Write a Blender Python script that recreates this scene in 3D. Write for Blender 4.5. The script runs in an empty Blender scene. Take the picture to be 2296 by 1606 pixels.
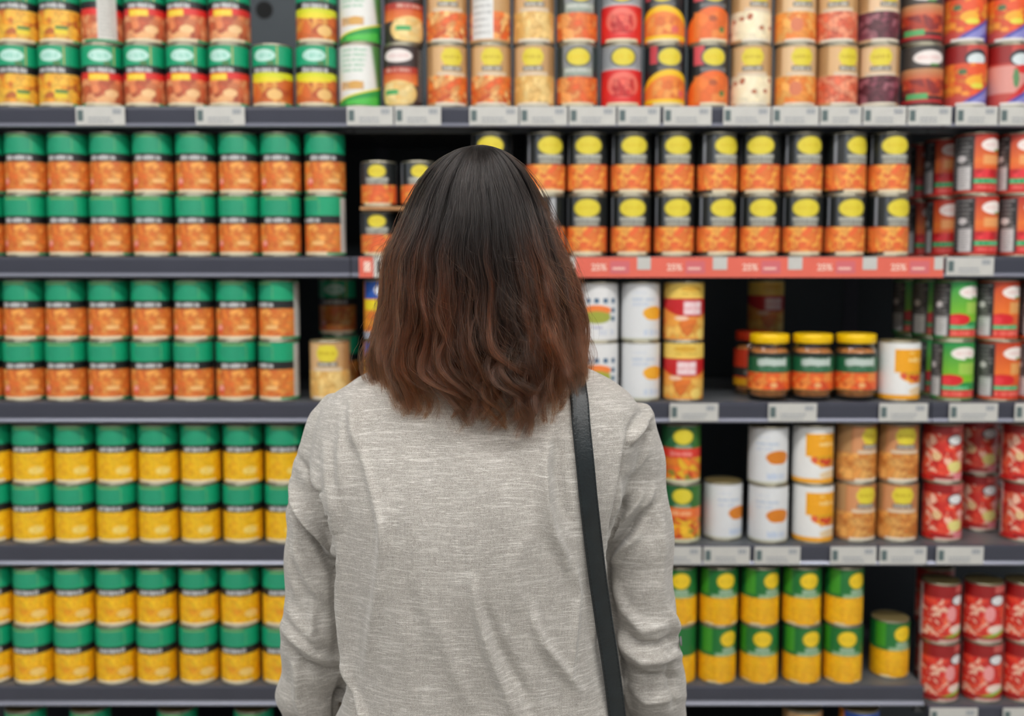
import bpy, bmesh, math, random
import numpy as np
from mathutils import Vector, Matrix
from mathutils.bvhtree import BVHTree

PI = math.pi
random.seed(7)
RNG = np.random.default_rng(7)
SC = bpy.context.scene
COL = SC.collection

# ------------------------------------------------------------------ camera geometry
W, H, F = 2296.0, 1606.0, 2232.0
PITCH = math.radians(5.0)
CZ = 1.50
CP, SP = math.cos(PITCH), math.sin(PITCH)

def at(px, py, Y):
    """world point that the pixel (px,py) of the photograph shows on the upright plane y=Y"""
    u = (px - W / 2) / F
    v = (H / 2 - py) / F
    d = (u, CP + v * SP, -SP + v * CP)
    t = Y / d[1]
    return Vector((u * t, Y, CZ + d[2] * t))

# ------------------------------------------------------------------ small helpers
def lin(c):
    out = []
    for x in c[:3]:
        x = x / 255.0
        out.append(x / 12.92 if x <= 0.04045 else ((x + 0.055) / 1.055) ** 2.4)
    return out

def tag(o, label=None, cat=None, group=None, kind=None):
    if label: o['label'] = label
    if cat: o['category'] = cat
    if group: o['group'] = group
    if kind: o['kind'] = kind
    return o

def link(name, me, mat=None, parent=None, smooth=False):
    o = bpy.data.objects.new(name, me)
    COL.objects.link(o)
    if mat is not None:
        me.materials.append(mat)
    if parent is not None:
        o.parent = parent
    if smooth:
        me.polygons.foreach_set('use_smooth', [True] * len(me.polygons))
    return o

def empty(name, loc=(0, 0, 0), rz=0.0):
    o = bpy.data.objects.new(name, None)
    COL.objects.link(o)
    o.empty_display_size = 0.05
    o.location = loc
    o.rotation_euler = (0, 0, rz)
    return o

def mesh_py(name, vs, fs):
    me = bpy.data.meshes.new(name)
    me.from_pydata([tuple(v) for v in vs], [], fs)
    me.update()
    return me

class MB:
    def __init__(self):
        self.v = []; self.f = []
    def box(self, x0, x1, y0, y1, z0, z1):
        n = len(self.v)
        self.v += [(x0, y0, z0), (x1, y0, z0), (x1, y1, z0), (x0, y1, z0), (x0, y0, z1), (x1, y0, z1), (x1, y1, z1), (x0, y1, z1)]
        self.f += [tuple(n + i for i in q) for q in ((0, 3, 2, 1), (4, 5, 6, 7), (0, 1, 5, 4), (1, 2, 6, 5), (2, 3, 7, 6), (3, 0, 4, 7))]
        return self
    def prism(self, prof, x0, x1):
        """profile of (y,z) points extruded along x"""
        n = len(self.v); k = len(prof)
        self.v += [(x0, y, z) for y, z in prof] + [(x1, y, z) for y, z in prof]
        self.f += [tuple(n + i for i in range(k)), tuple(n + 2 * k - 1 - i for i in range(k))]
        for i in range(k):
            j = (i + 1) % k
            self.f.append((n + i, n + k + i, n + k + j, n + j))
        return self
    def lathe(self, prof, seg=48, cx=0, cy=0):
        """profile of (r,z)"""
        n = len(self.v); k = len(prof)
        for r, z in prof:
            for s in range(seg):
                a = 2 * PI * s / seg
                self.v.append((cx + r * math.cos(a), cy + r * math.sin(a), z))
        for i in range(k - 1):
            for s in range(seg):
                t = (s + 1) % seg
                self.f.append((n + i * seg + s, n + i * seg + t, n + (i + 1) * seg + t, n + (i + 1) * seg + s))
        self.f.append(tuple(n + seg - 1 - s for s in range(seg)))
        self.f.append(tuple(n + (k - 1) * seg + s for s in range(seg)))
        return self
    def loft(self, rings):
        """closed surface through equal-length rings of points"""
        n = len(self.v); k = len(rings[0])
        for r in rings: self.v += [tuple(p) for p in r]
        for i in range(len(rings) - 1):
            for s in range(k):
                t = (s + 1) % k
                self.f.append((n + i * k + s, n + i * k + t, n + (i + 1) * k + t, n + (i + 1) * k + s))
        self.f.append(tuple(n + k - 1 - s for s in range(k)))
        self.f.append(tuple(n + (len(rings) - 1) * k + s for s in range(k)))
        return self
    def tube(self, pts, rad, seg=20, flat=None):
        """tube along points with a radius per point"""
        P = [Vector(p) for p in pts]
        rings = []
        side = None
        for i, p in enumerate(P):
            d = (P[min(i + 1, len(P) - 1)] - P[max(i - 1, 0)]).normalized()
            if side is None:
                ref = Vector((1, 0, 0)) if abs(d.x) < 0.8 else Vector((0, 1, 0))
                side = (ref - d * ref.dot(d)).normalized()
            else:
                side = (side - d * side.dot(d)).normalized()
            up = d.cross(side)
            r = rad[i]
            fy = 1.0 if flat is None else flat[i]
            rings.append([p + side * (r * math.cos(2 * PI * s / seg)) + up * (r * fy * math.sin(2 * PI * s / seg)) for s in range(seg)])
        return self.loft(rings)
    def ball(self, c, r, seg=20, rg=12):
        rx, ry, rz = r if hasattr(r, '__len__') else (r, r, r)
        rings = []
        for i in range(1, rg):
            a = PI * i / rg
            rings.append([(c[0] + rx * math.sin(a) * math.cos(2 * PI * s / seg), c[1] + ry * math.sin(a) * math.sin(2 * PI * s / seg), c[2] - rz * math.cos(a)) for s in range(seg)])
        return self.loft(rings)
    def build(self, name, mat, parent=None, smooth=False):
        me = mesh_py(name, self.v, self.f)
        bm = bmesh.new(); bm.from_mesh(me)
        bmesh.ops.recalc_face_normals(bm, faces=bm.faces[:])
        bm.to_mesh(me); bm.free()
        return link(name, me, mat, parent, smooth)

def smooth_by_angle(o, deg=40):
    me = o.data
    me.polygons.foreach_set('use_smooth', [True] * len(me.polygons))
    bm = bmesh.new(); bm.from_mesh(me)
    for e in bm.edges:
        e.smooth = not (len(e.link_faces) == 2 and e.calc_face_angle(0) > math.radians(deg))
    bm.to_mesh(me); bm.free()
    return o

# ------------------------------------------------------------------ materials
def new_mat(name):
    m = bpy.data.materials.new(name); m.use_nodes = True
    nt = m.node_tree
    return m, nt, nt.nodes['Principled BSDF']

def pmat(name, rgb, rough=0.5, metal=0.0, noise=0.0, nscale=30, bump=0.0, bscale=200, coat=0.0):
    m, nt, b = new_mat(name)
    c = lin(rgb)
    b.inputs['Base Color'].default_value = (*c, 1)
    b.inputs['Roughness'].default_value = rough
    b.inputs['Metallic'].default_value = metal
    b.inputs['Coat Weight'].default_value = coat
    tc = nt.nodes.new('ShaderNodeTexCoord')
    if noise > 0:
        n = nt.nodes.new('ShaderNodeTexNoise'); n.inputs['Scale'].default_value = nscale; n.inputs['Detail'].default_value = 4
        nt.links.new(tc.outputs['Object'], n.inputs['Vector'])
        r = nt.nodes.new('ShaderNodeValToRGB')
        r.color_ramp.elements[0].position = .3; r.color_ramp.elements[1].position = .7
        r.color_ramp.elements[0].color = (*[x * (1 - noise) for x in c], 1)
        r.color_ramp.elements[1].color = (*[min(1, x * (1 + noise)) for x in c], 1)
        nt.links.new(n.outputs['Fac'], r.inputs['Fac']); nt.links.new(r.outputs['Color'], b.inputs['Base Color'])
    if bump > 0:
        n = nt.nodes.new('ShaderNodeTexNoise'); n.inputs['Scale'].default_value = bscale; n.inputs['Detail'].default_value = 3
        nt.links.new(tc.outputs['Object'], n.inputs['Vector'])
        bp = nt.nodes.new('ShaderNodeBump'); bp.inputs['Strength'].default_value = bump; bp.inputs['Distance'].default_value = 0.001
        nt.links.new(n.outputs['Fac'], bp.inputs['Height']); nt.links.new(bp.outputs['Normal'], b.inputs['Normal'])
    return m

M = {}
M['tin'] = pmat('tin', (176, 170, 150), .32, .85)
M['tin_gold'] = pmat('tin_lacquer', (190, 168, 110), .35, .7)
M['rail'] = pmat('shelf_rail', (66, 68, 80), .38, .15, .06, 12, .05, 400)
M['board'] = pmat('shelf_board', (100, 104, 108), .42, .3, .08, 20)
M['back'] = pmat('back_panel', (56, 64, 70), .5, .2, .08, 9)
M['edge'] = pmat('rail_edge', (132, 134, 148), .3, .3)
M['paper'] = pmat('card_paper', (194, 193, 188), .6, 0, .03, 60)
M['cream'] = pmat('cream_card', (205, 208, 178), .6)
M['ink'] = pmat('ink_grey', (150, 154, 160), .6)
M['ink_dark'] = pmat('ink_dark', (88, 104, 104), .6)
M['cardboard'] = pmat('cardboard', (176, 128, 84), .8, 0, .12, 40, .2, 300)
M['floor'] = pmat('floor_tiles', (176, 172, 164), .35, 0, .06, 3)
M['ceil'] = pmat('ceiling_paint', (225, 225, 222), .8, 0, .03, 2)
M['red'] = pmat('promo_red', (222, 104, 86), .45, 0, .04, 20)
M['mauve'] = pmat('promo_mauve', (208, 106, 112), .45)
M['pale'] = pmat('promo_print', (240, 205, 190), .5)
M['white'] = pmat('white_plastic', (225, 226, 228), .4)
M['leather'] = pmat('black_leather', (20, 28, 31), .42, 0, .25, 60, .5, 420)
M['thread'] = pmat('dark_thread', (4, 7, 8), .8)
M['denim'] = pmat('denim', (46, 58, 84), .85, 0, .2, 90, .3, 900)
M['shoe'] = pmat('shoe_leather', (210, 208, 204), .5, 0, .05, 30)
M['button'] = pmat('grey_button', (120, 120, 122), .3, .1)
M['steel'] = pmat('buckle_steel', (170, 168, 160), .25, .9)

def label_mat(name='printed_label', rough=.36):
    m, nt, b = new_mat(name)
    a = nt.nodes.new('ShaderNodeAttribute'); a.attribute_name = 'print'; a.attribute_type = 'GEOMETRY'
    tc = nt.nodes.new('ShaderNodeTexCoord')
    n = nt.nodes.new('ShaderNodeTexNoise'); n.inputs['Scale'].default_value = 260; n.inputs['Detail'].default_value = 3
    nt.links.new(tc.outputs['Object'], n.inputs['Vector'])
    mp = nt.nodes.new('ShaderNodeMapRange'); mp.inputs['To Min'].default_value = .93; mp.inputs['To Max'].default_value = 1.07
    nt.links.new(n.outputs['Fac'], mp.inputs['Value'])
    mx = nt.nodes.new('ShaderNodeVectorMath'); mx.operation = 'SCALE'
    nt.links.new(a.outputs['Color'], mx.inputs[0]); nt.links.new(mp.outputs['Result'], mx.inputs['Scale'])
    nt.links.new(mx.outputs['Vector'], b.inputs['Base Color'])
    b.inputs['Roughness'].default_value = rough
    b.inputs['Specular IOR Level'].default_value = .7
    return m
M['label'] = label_mat(rough=.44)
m, nt, b = new_mat('jar_glass')
b.inputs['Base Color'].default_value = (.95, .97, .93, 1); b.inputs['Roughness'].default_value = .04
b.inputs['Transmission Weight'].default_value = 1.0; b.inputs['IOR'].default_value = 1.3
M['glass'] = m
m, nt, b = new_mat('lamp_diffuser')
b.inputs['Emission Color'].default_value = (1, .985, .96, 1); b.inputs['Emission Strength'].default_value = 23.0
M['lamp'] = m

# ------------------------------------------------------------------ label painter (prints the sleeve's colours on its vertices)
NA, NV = 144, 76
class Paint:
    def __init__(self, r, h, seed):
        a = np.linspace(-180, 180, NA, endpoint=False) + 180.0 / NA
        v = np.linspace(0, 1, NV)
        self.A, self.V = np.meshgrid(a, v)          # NV x NA
        self.X = np.radians(self.A) * r; self.Z = self.V * h
        self.r, self.h = r, h
        self.C = np.ones((NV, NA, 3)) * .5
        self.g = np.random.default_rng(seed)
    def put(self, m, c):
        c = np.array(lin(c)) if not isinstance(c, np.ndarray) else c
        m = np.clip(m, 0, 1)[..., None]
        self.C = self.C * (1 - m) + c * m
    def win(self, x, lo, hi, s):
        return np.clip((x - lo) / s + .5, 0, 1) * np.clip((hi - x) / s + .5, 0, 1)
    def band(self, v0, v1, c, a0=-181, a1=181):
        self.put(self.win(self.V, v0, v1, .012) * self.win(self.A, a0, a1, 2.5), c)
    def arch(self, v0, c, k=.06, w=55, v1=1.1):
        """band whose upper edge bows upward in the middle"""
        e = v0 + k * np.clip(np.abs(self.A) / w, 0, 1.6) ** 2
        self.put(self.win(self.V, e, v1, .014), c)
    def grad(self, v0, v1, c0, c1, a0=-181, a1=181):
        t = np.clip((self.V - v0) / (v1 - v0), 0, 1)[..., None]
        cc = np.array(lin(c0)) * (1 - t) + np.array(lin(c1)) * t
        self.put(self.win(self.V, v0, v1, .012) * self.win(self.A, a0, a1, 2.5), cc)
    def ell(self, a, v, ra, rv, c, a2=0):
        d = np.sqrt(((self.A - a) / ra) ** 2 + ((self.V - v - a2 * (self.A - a)) / rv) ** 2)
        self.put(np.clip((1 - d) / .10 + .5, 0, 1), c)
    def diag(self, v0, k, c, v1=1.1, a0=-181, a1=181):
        self.put(self.win(self.V, v0 + k * self.A, v1 + k * self.A, .014) * self.win(self.A, a0, a1, 2.5), c)
    def beans(self, v0, v1, pal, cell=.008, a0=-181, a1=181, edge=.72, m=1.0, asp=1.3):
        n = int(2 * PI * self.r * self.h * (v1 - v0 + .1) / (cell * cell)) + 4
        px = self.g.uniform(-PI * self.r, PI * self.r, n); pz = self.g.uniform((v0 - .05) * self.h, (v1 + .05) * self.h, n)
        th = self.g.uniform(0, PI, n)
        ci = self.g.integers(0, len(pal), n); br = self.g.uniform(.86, 1.12, n)
        cols = np.array([lin(c) for c in pal])[ci] * br[:, None]
        best = np.full(self.A.shape, 9.0); idx = np.zeros(self.A.shape, int); sec = np.full(self.A.shape, 9.0)
        for i in range(n):
            dx = self.X - px[i]; dz = self.Z - pz[i]
            u = dx * math.cos(th[i]) + dz * math.sin(th[i]); w = -dx * math.sin(th[i]) + dz * math.cos(th[i])
            d = np.sqrt((u / asp) ** 2 + (w * asp) ** 2)
            k = d < best
            sec = np.where(k, best, np.minimum(sec, d)); idx[k] = i; best = np.where(k, d, best)
        f = np.clip((sec - best) / (cell * .35), 0, 1)
        cc = cols[idx] * (edge + (1 - edge) * f)[..., None]
        self.put(self.win(self.V, v0, v1, .012) * self.win(self.A, a0, a1, 2.5) * m, cc)
    def text(self, v0, v1, a0, a1, c, m=.9, dens=.72, word=7):
        """a line of small print, too small to read"""
        a = a0; ms = np.zeros(self.A.shape); k = 0
        while a < a1:
            w = self.g.uniform(4.0, 6.5)
            k += 1
            if k % word == 0: a += 3
            t0 = self.g.uniform(0, .25); t1 = self.g.uniform(0, .15)
            if self.g.random() < dens + .2:
                ms = np.maximum(ms, self.win(self.A, a, min(a + w * .8, a1), 2.0) * self.win(self.V, v0 + t0 * (v1 - v0), v1 - t1 * (v1 - v0), .012))
            a += w
        self.put(ms * m, c)
    def panel(self, a0, a1, bg, fg, v0=.02, v1=.96, lines=14, sub=None):
        self.band(v0, v1, bg, a0, a1)
        step = (v1 - v0 - .06) / lines
        for i in range(lines):
            if sub and i in sub: continue
            self.text(v0 + .03 + i * step, v0 + .03 + (i + .55) * step, a0 + 5, a1 - 5 - self.g.uniform(0, 12), fg, .55, .8, 9)

GREEN = (0, 158, 110); BLACK = (22, 24, 26); CREAM = (226, 212, 178); YEL = (222, 204, 52); TAN = (196, 154, 104); GREY = (176, 176, 178)
ORA = [(230, 128, 48), (234, 144, 60), (220, 110, 42), (238, 162, 78), (228, 134, 54)]
COLS_MIX = [(238, 158, 40), (226, 128, 40), (244, 186, 60), (198, 106, 44), (242, 176, 52), (244, 190, 64)]

def k_green(P, body, rt=None, logo=False):
    P.band(-.1, 1.1, GREEN)
    P.band(.33, .47, BLACK)
    if logo:
        P.ell(0, .165, 33, .10, (196, 232, 222)); P.text(.11, .22, -26, 26, (120, 200, 178), .7)
        P.band(.0, .32, (196, 176, 84), 37, 40); P.band(.26, .33, (60, 120, 60), 10, 30)
    else:
        P.ell(0, .17, 44, .135, (22, 150, 110)); P.band(.04, .30, (96, 170, 110), 38, 40); P.band(.02, .05, (120, 160, 90), -34, 34)
    P.text(.36, .45, -36, 40, (205, 205, 205), .95, .95, 6)
    body(P)
    P.band(.955, 1.1, CREAM, -50, 60)
    P.panel(104, 158, (206, 204, 198), (120, 120, 118))

def b_orange(P):
    P.beans(.47, .96, ORA, .009, edge=.82)
    P.ell(34, .80, 20, .04, (238, 180, 104)); P.text(.77, .83, 20, 50, (246, 206, 150), .5)
    P.ell(-38, .82, 9, .07, (240, 160, 150)); P.ell(-36, .88, 7, .045, (226, 70, 50))
    P.beans(.88, .96, [(208, 72, 28), (232, 120, 50)], .008, edge=.8, m=.6)
def b_corn(P):
    P.band(.47, 1.1, (240, 184, 8))
    P.beans(.47, .96, [(240, 186, 8), (236, 176, 4), (244, 194, 14), (230, 160, 2)], .006, edge=.93, m=.8)
    P.ell(34, .79, 22, .075, (240, 206, 96)); P.text(.76, .82, 18, 52, (246, 226, 160), .5)
def b_corn2(P):
    P.band(.47, 1.1, (240, 180, 6))
    P.beans(.47, .96, [(242, 184, 8), (238, 168, 4), (244, 192, 20), (240, 176, 4)], .005, edge=.92)
    P.ell(10, .76, 22, .08, (232, 160, 14)); P.beans(.66, .86, [(242, 184, 20), (232, 150, 12)], .005, -16, 30, .9, .6)
    P.ell(40, .80, 22, .07, (240, 200, 110))
def b_mixa(P):
    P.beans(.47, .96, COLS_MIX, .011, edge=.78)
    P.band(.74, .80, (70, 130, 60), 12, 46); P.band(.80, .88, (232, 208, 40), 10, 44)
def b_redbean(P):
    P.band(.45, .58, (222, 44, 40)); P.beans(.56, .96, [(210, 108, 66), (192, 90, 54), (224, 132, 84), (234, 160, 110)], .013, edge=.8)
    P.band(.47, .58, (244, 200, 40), -34, 22); P.text(.49, .56, -30, 18, (250, 226, 90), .7)
    P.ell(30, .80, 20, .07, (240, 196, 140)); P.ell(14, .9, 26, .05, (234, 176, 120))
def b_yelstrip(P):
    P.band(.45, .57, (214, 216, 30)); P.beans(.56, .96, [(228, 142, 52), (206, 100, 36), (236, 164, 72), (190, 80, 30)], .014, edge=.8)
    P.ell(0, .57, 55, .05, (232, 216, 40)); P.ell(30, .82, 22, .09, (236, 190, 116))

def k_whitegreen(P):
    P.band(-.1, 1.1, (228, 228, 224))
    for i in range(5):
        P.text(.05 + i * .085, .10 + i * .085, -44, 36 - i * 4, (110, 180, 140), .8, .9)
    P.put(P.win(P.A, 44 + 30 * (P.V), 181, 14) * P.win(P.V, -.1, .75, .1), (86, 140, 70))
    P.beans(.60, .74, [(222, 176, 100), (206, 150, 70)], .006, -50, 22, .8, .8); P.ell(-2, .66, 20, .07, (216, 164, 84))
    P.diag(.80, -.0016, (232, 216, 60), 1.2); P.diag(.83, -.0016, (30, 150, 64), 1.3); P.diag(.90, -.0009, (76, 190, 70), 1.4, -30, 70)
def k_blackoval(P):
    P.band(-.1, 1.1, (50, 36, 36)); P.ell(0, .17, 46, .11, (236, 226, 222)); P.text(.14, .20, -34, 34, (216, 160, 160), .5)
    P.band(.36, .60, (176, 50, 34)); P.text(.38, .44, -40, 40, (226, 190, 170), .7)
    P.grad(.46, .66, (206, 84, 30), (232, 130, 56)); P.ell(0, .80, 62, .22, (234, 196, 120)); P.beans(.62, .97, [(236, 206, 132), (228, 186, 110), (240, 216, 150)], .012, -48, 48, .85, .8)
    P.band(.74, .82, (72, 168, 96), -44, 2); P.panel(66, 130, (60, 50, 48), (200, 200, 196))
def tan_can(P, pal, tn=TAN, cell=.011, oval=24, img=.50, edge=.75):
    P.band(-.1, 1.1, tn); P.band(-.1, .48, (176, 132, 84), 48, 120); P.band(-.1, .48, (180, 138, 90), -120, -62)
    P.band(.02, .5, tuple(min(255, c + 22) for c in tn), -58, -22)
    P.band(.05, .33, (228, 196, 40), -oval, oval); P.ell(0, .19, oval + 8, .15, YEL); P.text(.15, .22, -oval, oval, (190, 160, 20), .8, 1)
    P.band(.34, .42, (96, 88, 76), -oval - 6, oval + 6); P.text(.35, .41, -oval - 2, oval + 2, (214, 208, 196), .8, .9)
    P.band(.44, img, (216, 196, 170), -44, 44); P.beans(img, .96, pal, cell, edge=edge); P.band(.955, 1.1, (226, 216, 196), -50, 50)
    P.panel(92, 160, (220, 220, 218), (130, 130, 130), lines=8)
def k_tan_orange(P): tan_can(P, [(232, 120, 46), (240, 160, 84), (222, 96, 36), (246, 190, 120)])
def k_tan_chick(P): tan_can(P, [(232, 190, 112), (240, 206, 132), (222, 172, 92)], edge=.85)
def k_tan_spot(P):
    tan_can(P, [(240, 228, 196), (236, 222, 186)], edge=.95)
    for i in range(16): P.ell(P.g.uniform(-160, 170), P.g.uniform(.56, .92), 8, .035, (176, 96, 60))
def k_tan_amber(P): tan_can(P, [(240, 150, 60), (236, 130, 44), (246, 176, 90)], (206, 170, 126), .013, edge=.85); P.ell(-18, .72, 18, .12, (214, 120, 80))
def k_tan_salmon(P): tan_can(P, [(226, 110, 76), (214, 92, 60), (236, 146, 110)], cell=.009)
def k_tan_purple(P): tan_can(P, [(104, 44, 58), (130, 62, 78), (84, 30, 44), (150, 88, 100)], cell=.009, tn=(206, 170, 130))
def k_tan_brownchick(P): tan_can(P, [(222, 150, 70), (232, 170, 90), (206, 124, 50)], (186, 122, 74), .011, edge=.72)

def oval_black(P, ra=34, rv=.145, vc=.19):
    P.ell(0, vc, ra + 6, rv + .03, (88, 90, 92)); P.ell(0, vc, ra, rv, YEL)
    P.text(vc - .05, vc + .05, -ra + 8, ra - 8, (222, 192, 20), .7)
def k_grey_orange(P):
    P.band(-.1, 1.1, (46, 58, 56)); P.band(-.1, .36, (140, 144, 146), -48, 44); oval_black(P)
    P.band(.36, .52, (158, 166, 156), -46, 44); P.text(.38, .44, -40, 38, (210, 214, 206), .8, .9); P.text(.46, .51, -40, 38, (96, 120, 104), .6, .9)
    P.beans(.52, .96, [(234, 120, 46), (224, 96, 34), (240, 158, 86)], .012, edge=.8); P.band(.955, 1.1, CREAM, -50, 50)
def k_red_label(P):
    P.band(-.1, 1.1, (150, 154, 158)); oval_black(P); P.band(.36, .45, (176, 178, 180)); P.band(.40, 1.1, (222, 34, 34))
    P.ell(0, .66, 48, .22, (234, 110, 96)); P.ell(0, .70, 34, .16, (208, 34, 34)); P.beans(.56, .86, [(206, 36, 34), (232, 96, 80), (190, 24, 26)], .008, -30, 30, .8)
    P.band(.955, 1.1, CREAM, -50, 50)
def k_yellow_orange(P):
    P.band(-.1, 1.1, BLACK); P.band(-.1, .30, (200, 60, 70), -62, -38); oval_black(P); P.band(.34, .42, (96, 96, 98), -36, 36)
    P.arch(.40, (242, 194, 24), .10); P.arch(.50, (236, 132, 50), .10); P.beans(.58, .88, [(238, 140, 54), (226, 110, 44), (242, 164, 80)], .010, -52, 52, .85, .8)
    P.ell(36, .80, 12, .06, (226, 100, 90)); P.band(.90, .97, (242, 200, 24)); P.band(.96, 1.1, CREAM, -50, 50)
def k_orange_arch(P):
    P.band(-.1, 1.1, BLACK); P.band(-.1, .32, (214, 76, 84), -62, -30); oval_black(P); P.band(.36, .44, (110, 110, 112), -40, 40)
    P.arch(.42, (236, 104, 30), .12); P.beans(.50, .95, [(240, 128, 48), (232, 108, 38), (244, 150, 70)], .016, -60, 60, .88, .8)
    P.ell(24, .80, 9, .05, (90, 120, 60)); P.ell(-4, .62, 12, .05, (176, 84, 40)); P.band(.955, 1.1, CREAM, -40, 50)
def k_dark_oval(P):
    P.band(-.1, 1.1, (60, 34, 30)); P.band(-.1, .36, (62, 58, 56)); P.ell(0, .20, 46, .12, (238, 228, 224)); P.text(.16, .23, -34, 34, (222, 160, 160), .5); P.ell(14, .32, 14, .025, (80, 140, 60))
    P.grad(.38, .60, (188, 140, 96), (206, 80, 40)); P.beans(.56, .84, [(186, 60, 34), (214, 90, 50), (140, 40, 36)], .014, -80, 80, .8)
    P.band(.80, .90, (84, 170, 100), -64, -4); P.band(.90, .96, (176, 30, 34)); P.panel(64, 120, (150, 120, 120), (230, 220, 220))
def k_pepper(P, red=False):
    P.band(-.1, 1.1, (196, 70, 60)); P.band(-.1, .30, (150, 20, 20), -180, -24); P.ell(4, .22, 34, .15, (46, 50, 58)); P.ell(4, .24, 27, .10, (214, 224, 226))
    if not red:
        P.beans(.30, .84, [(232, 120, 40), (240, 150, 50), (226, 84, 36)], .016, edge=.85); P.ell(0, .42, 24, .08, (230, 84, 34)); P.ell(0, .60, 26, .09, (240, 170, 40)); P.ell(8, .68, 20, .05, (228, 216, 70)); P.ell(-34, .44, 12, .05, (80, 110, 70))
    else:
        P.band(.34, .8, (220, 150, 140)); P.ell(10, .40, 26, .07, (214, 40, 40)); P.ell(-10, .55, 9, .16, (90, 140, 90), .002); P.diag(.72, -.006, (206, 40, 36), .86)
    P.diag(.84, -.0035, (70, 76, 170), 1.4); P.diag(.90, -.0035, (140, 140, 206), 1.05, -10, 60); P.band(.955, 1.1, (230, 226, 220), -50, 50)

def k_blackyel(P, small=False):
    P.band(-.1, 1.1, (13, 18, 18)); P.band(-.1, .5, (72, 78, 84), -46, -34); P.band(-.1, .46, (92, 92, 88), -30, 30)  # blue-grey stripe left of centre is a reflection painted into the black
    P.ell(0, .20, 42 if not small else 32, .168, (110, 100, 40)); P.ell(0, .20, 39 if not small else 29, .152, YEL); P.text(.15, .23, -24, 24, (214, 184, 24), .6, .8)
    P.band(.355, .42, (188, 188, 178), -38, 38); P.text(.36, .42, -36, 36, (90, 90, 86), .5); P.band(.43, .51, (128, 128, 118), -36, 36); P.text(.44, .50, -34, 34, (190, 186, 170), .6)
    P.beans(.52, .95, [(236, 136, 58), (226, 100, 46), (240, 166, 72), (232, 120, 50)], .011, edge=.9, asp=2.0); P.band(.95, 1.1, CREAM, -46, 46)
    P.band(.52, .95, (206, 88, 34), 62, 120); P.band(-.1, .5, (150, 154, 162), -76, -68); P.panel(84, 100, (170, 172, 176), (90, 90, 90), lines=8)  # silvery strip at the left is a painted reflection
def k_blackyel_small(P): k_blackyel(P, True)

def k_tomato_box(P):
    P.band(-.1, 1.1, (196, 50, 26)); P.grad(.0, .42, (176, 30, 22), (224, 104, 40)); P.grad(.42, .62, (230, 120, 40), (226, 90, 36))
    P.ell(6, .19, 36, .11, (242, 232, 226)); P.text(.15, .22, -20, 30, (226, 170, 170), .5); P.ell(22, .28, 12, .02, (90, 150, 60)); P.band(.36, .52, (234, 160, 96), -24, 50)
    P.beans(.60, .76, [(206, 16, 30), (230, 50, 60), (184, 10, 20)], .014, -66, 120, .75)
    P.band(.76, .85, (34, 160, 96), -66, 44); P.text(.78, .83, -58, 38, (150, 220, 180), .6); P.band(.85, .97, (204, 30, 32), -66, 120); P.text(.88, .94, -40, 40, (236, 120, 110), .7)
    P.panel(-140, -48, (34, 34, 36), (190, 186, 186), lines=12); P.ell(-84, .42, 14, .06, (220, 214, 214)); P.panel(-96, -56, (206, 202, 202), (110, 110, 110), .55, .95, 8)
def k_green_box(P, orange=False):
    if orange:
        P.band(-.1, 1.1, (214, 80, 26)); P.grad(.0, .5, (190, 54, 20), (232, 110, 34)); P.grad(.5, .8, (234, 116, 32), (214, 70, 26))
    else:
        P.band(-.1, 1.1, (20, 140, 60)); P.grad(.0, .70, (10, 140, 70), (130, 196, 20))
    P.ell(14, .19, 40, .11, (240, 232, 226)); P.text(.15, .22, -14, 40, (226, 170, 170), .5); P.ell(24, .28, 12, .02, (90, 150, 60)); P.band(.36, .56, (226, 160, 90) if orange else (158, 200, 80), -4, 50)
    P.ell(-26, .66, 36, .10, (214, 24, 34)); P.ell(-40, .68, 16, .07, (228, 50, 60)); P.band(.76, .84, (40, 160, 90), -66, 30); P.text(.77, .83, -56, 26, (150, 220, 180), .6)
    P.band(.84, .97, (216, 40, 38), -66, 100); P.text(.87, .94, -46, 40, (240, 140, 120), .7)
    P.panel(-140, -48, (34, 34, 36), (190, 186, 186), lines=12); P.panel(-96, -56, (200, 200, 200), (110, 110, 110), .62, .95, 6); P.ell(-84, .40, 12, .06, (216, 210, 212))
def k_orange_box(P): k_green_box(P, True)

def k_bluesq(P):
    P.band(-.1, 1.1, (222, 222, 222))
    for a in (-34, -8, 19, 46): P.band(.26, .345, (26, 84, 122), a - 7, a + 7)
    for v in (.43, .58): P.band(v, v + .085, (26, 90, 122), 39, 53)
    P.ell(-8, .47, 46, .09, (240, 128, 56)); P.ell(-8, .60, 44, .11, (158, 164, 60)); P.band(.52, .56, (158, 164, 60), -50, 34)
    P.text(.76, .80, -20, 10, (120, 120, 170), .8); P.text(.8, .92, 0, 52, (190, 198, 214), .8)
def k_whiteblob(P, right=38, blob=(236, 168, 36)):
    P.band(-.1, 1.1, (218, 220, 222)); P.text(.25, .30, right - 70, right + 0, (160, 180, 206), .8); P.text(.33, .40, right - 70, right - 20, (176, 190, 214), .6); P.text(.13, .18, right - 70, right - 30, (190, 200, 220), .5)
    P.ell(right, .52, 38, .12, blob); P.ell(right, .60, 30, .05, blob); P.text(.80, .93, right - 34, right + 24, (176, 194, 220), .8); P.band(.97, 1.1, (190, 192, 170))
def k_whiteblob2(P): k_whiteblob(P, 12, (214, 124, 20))
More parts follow.
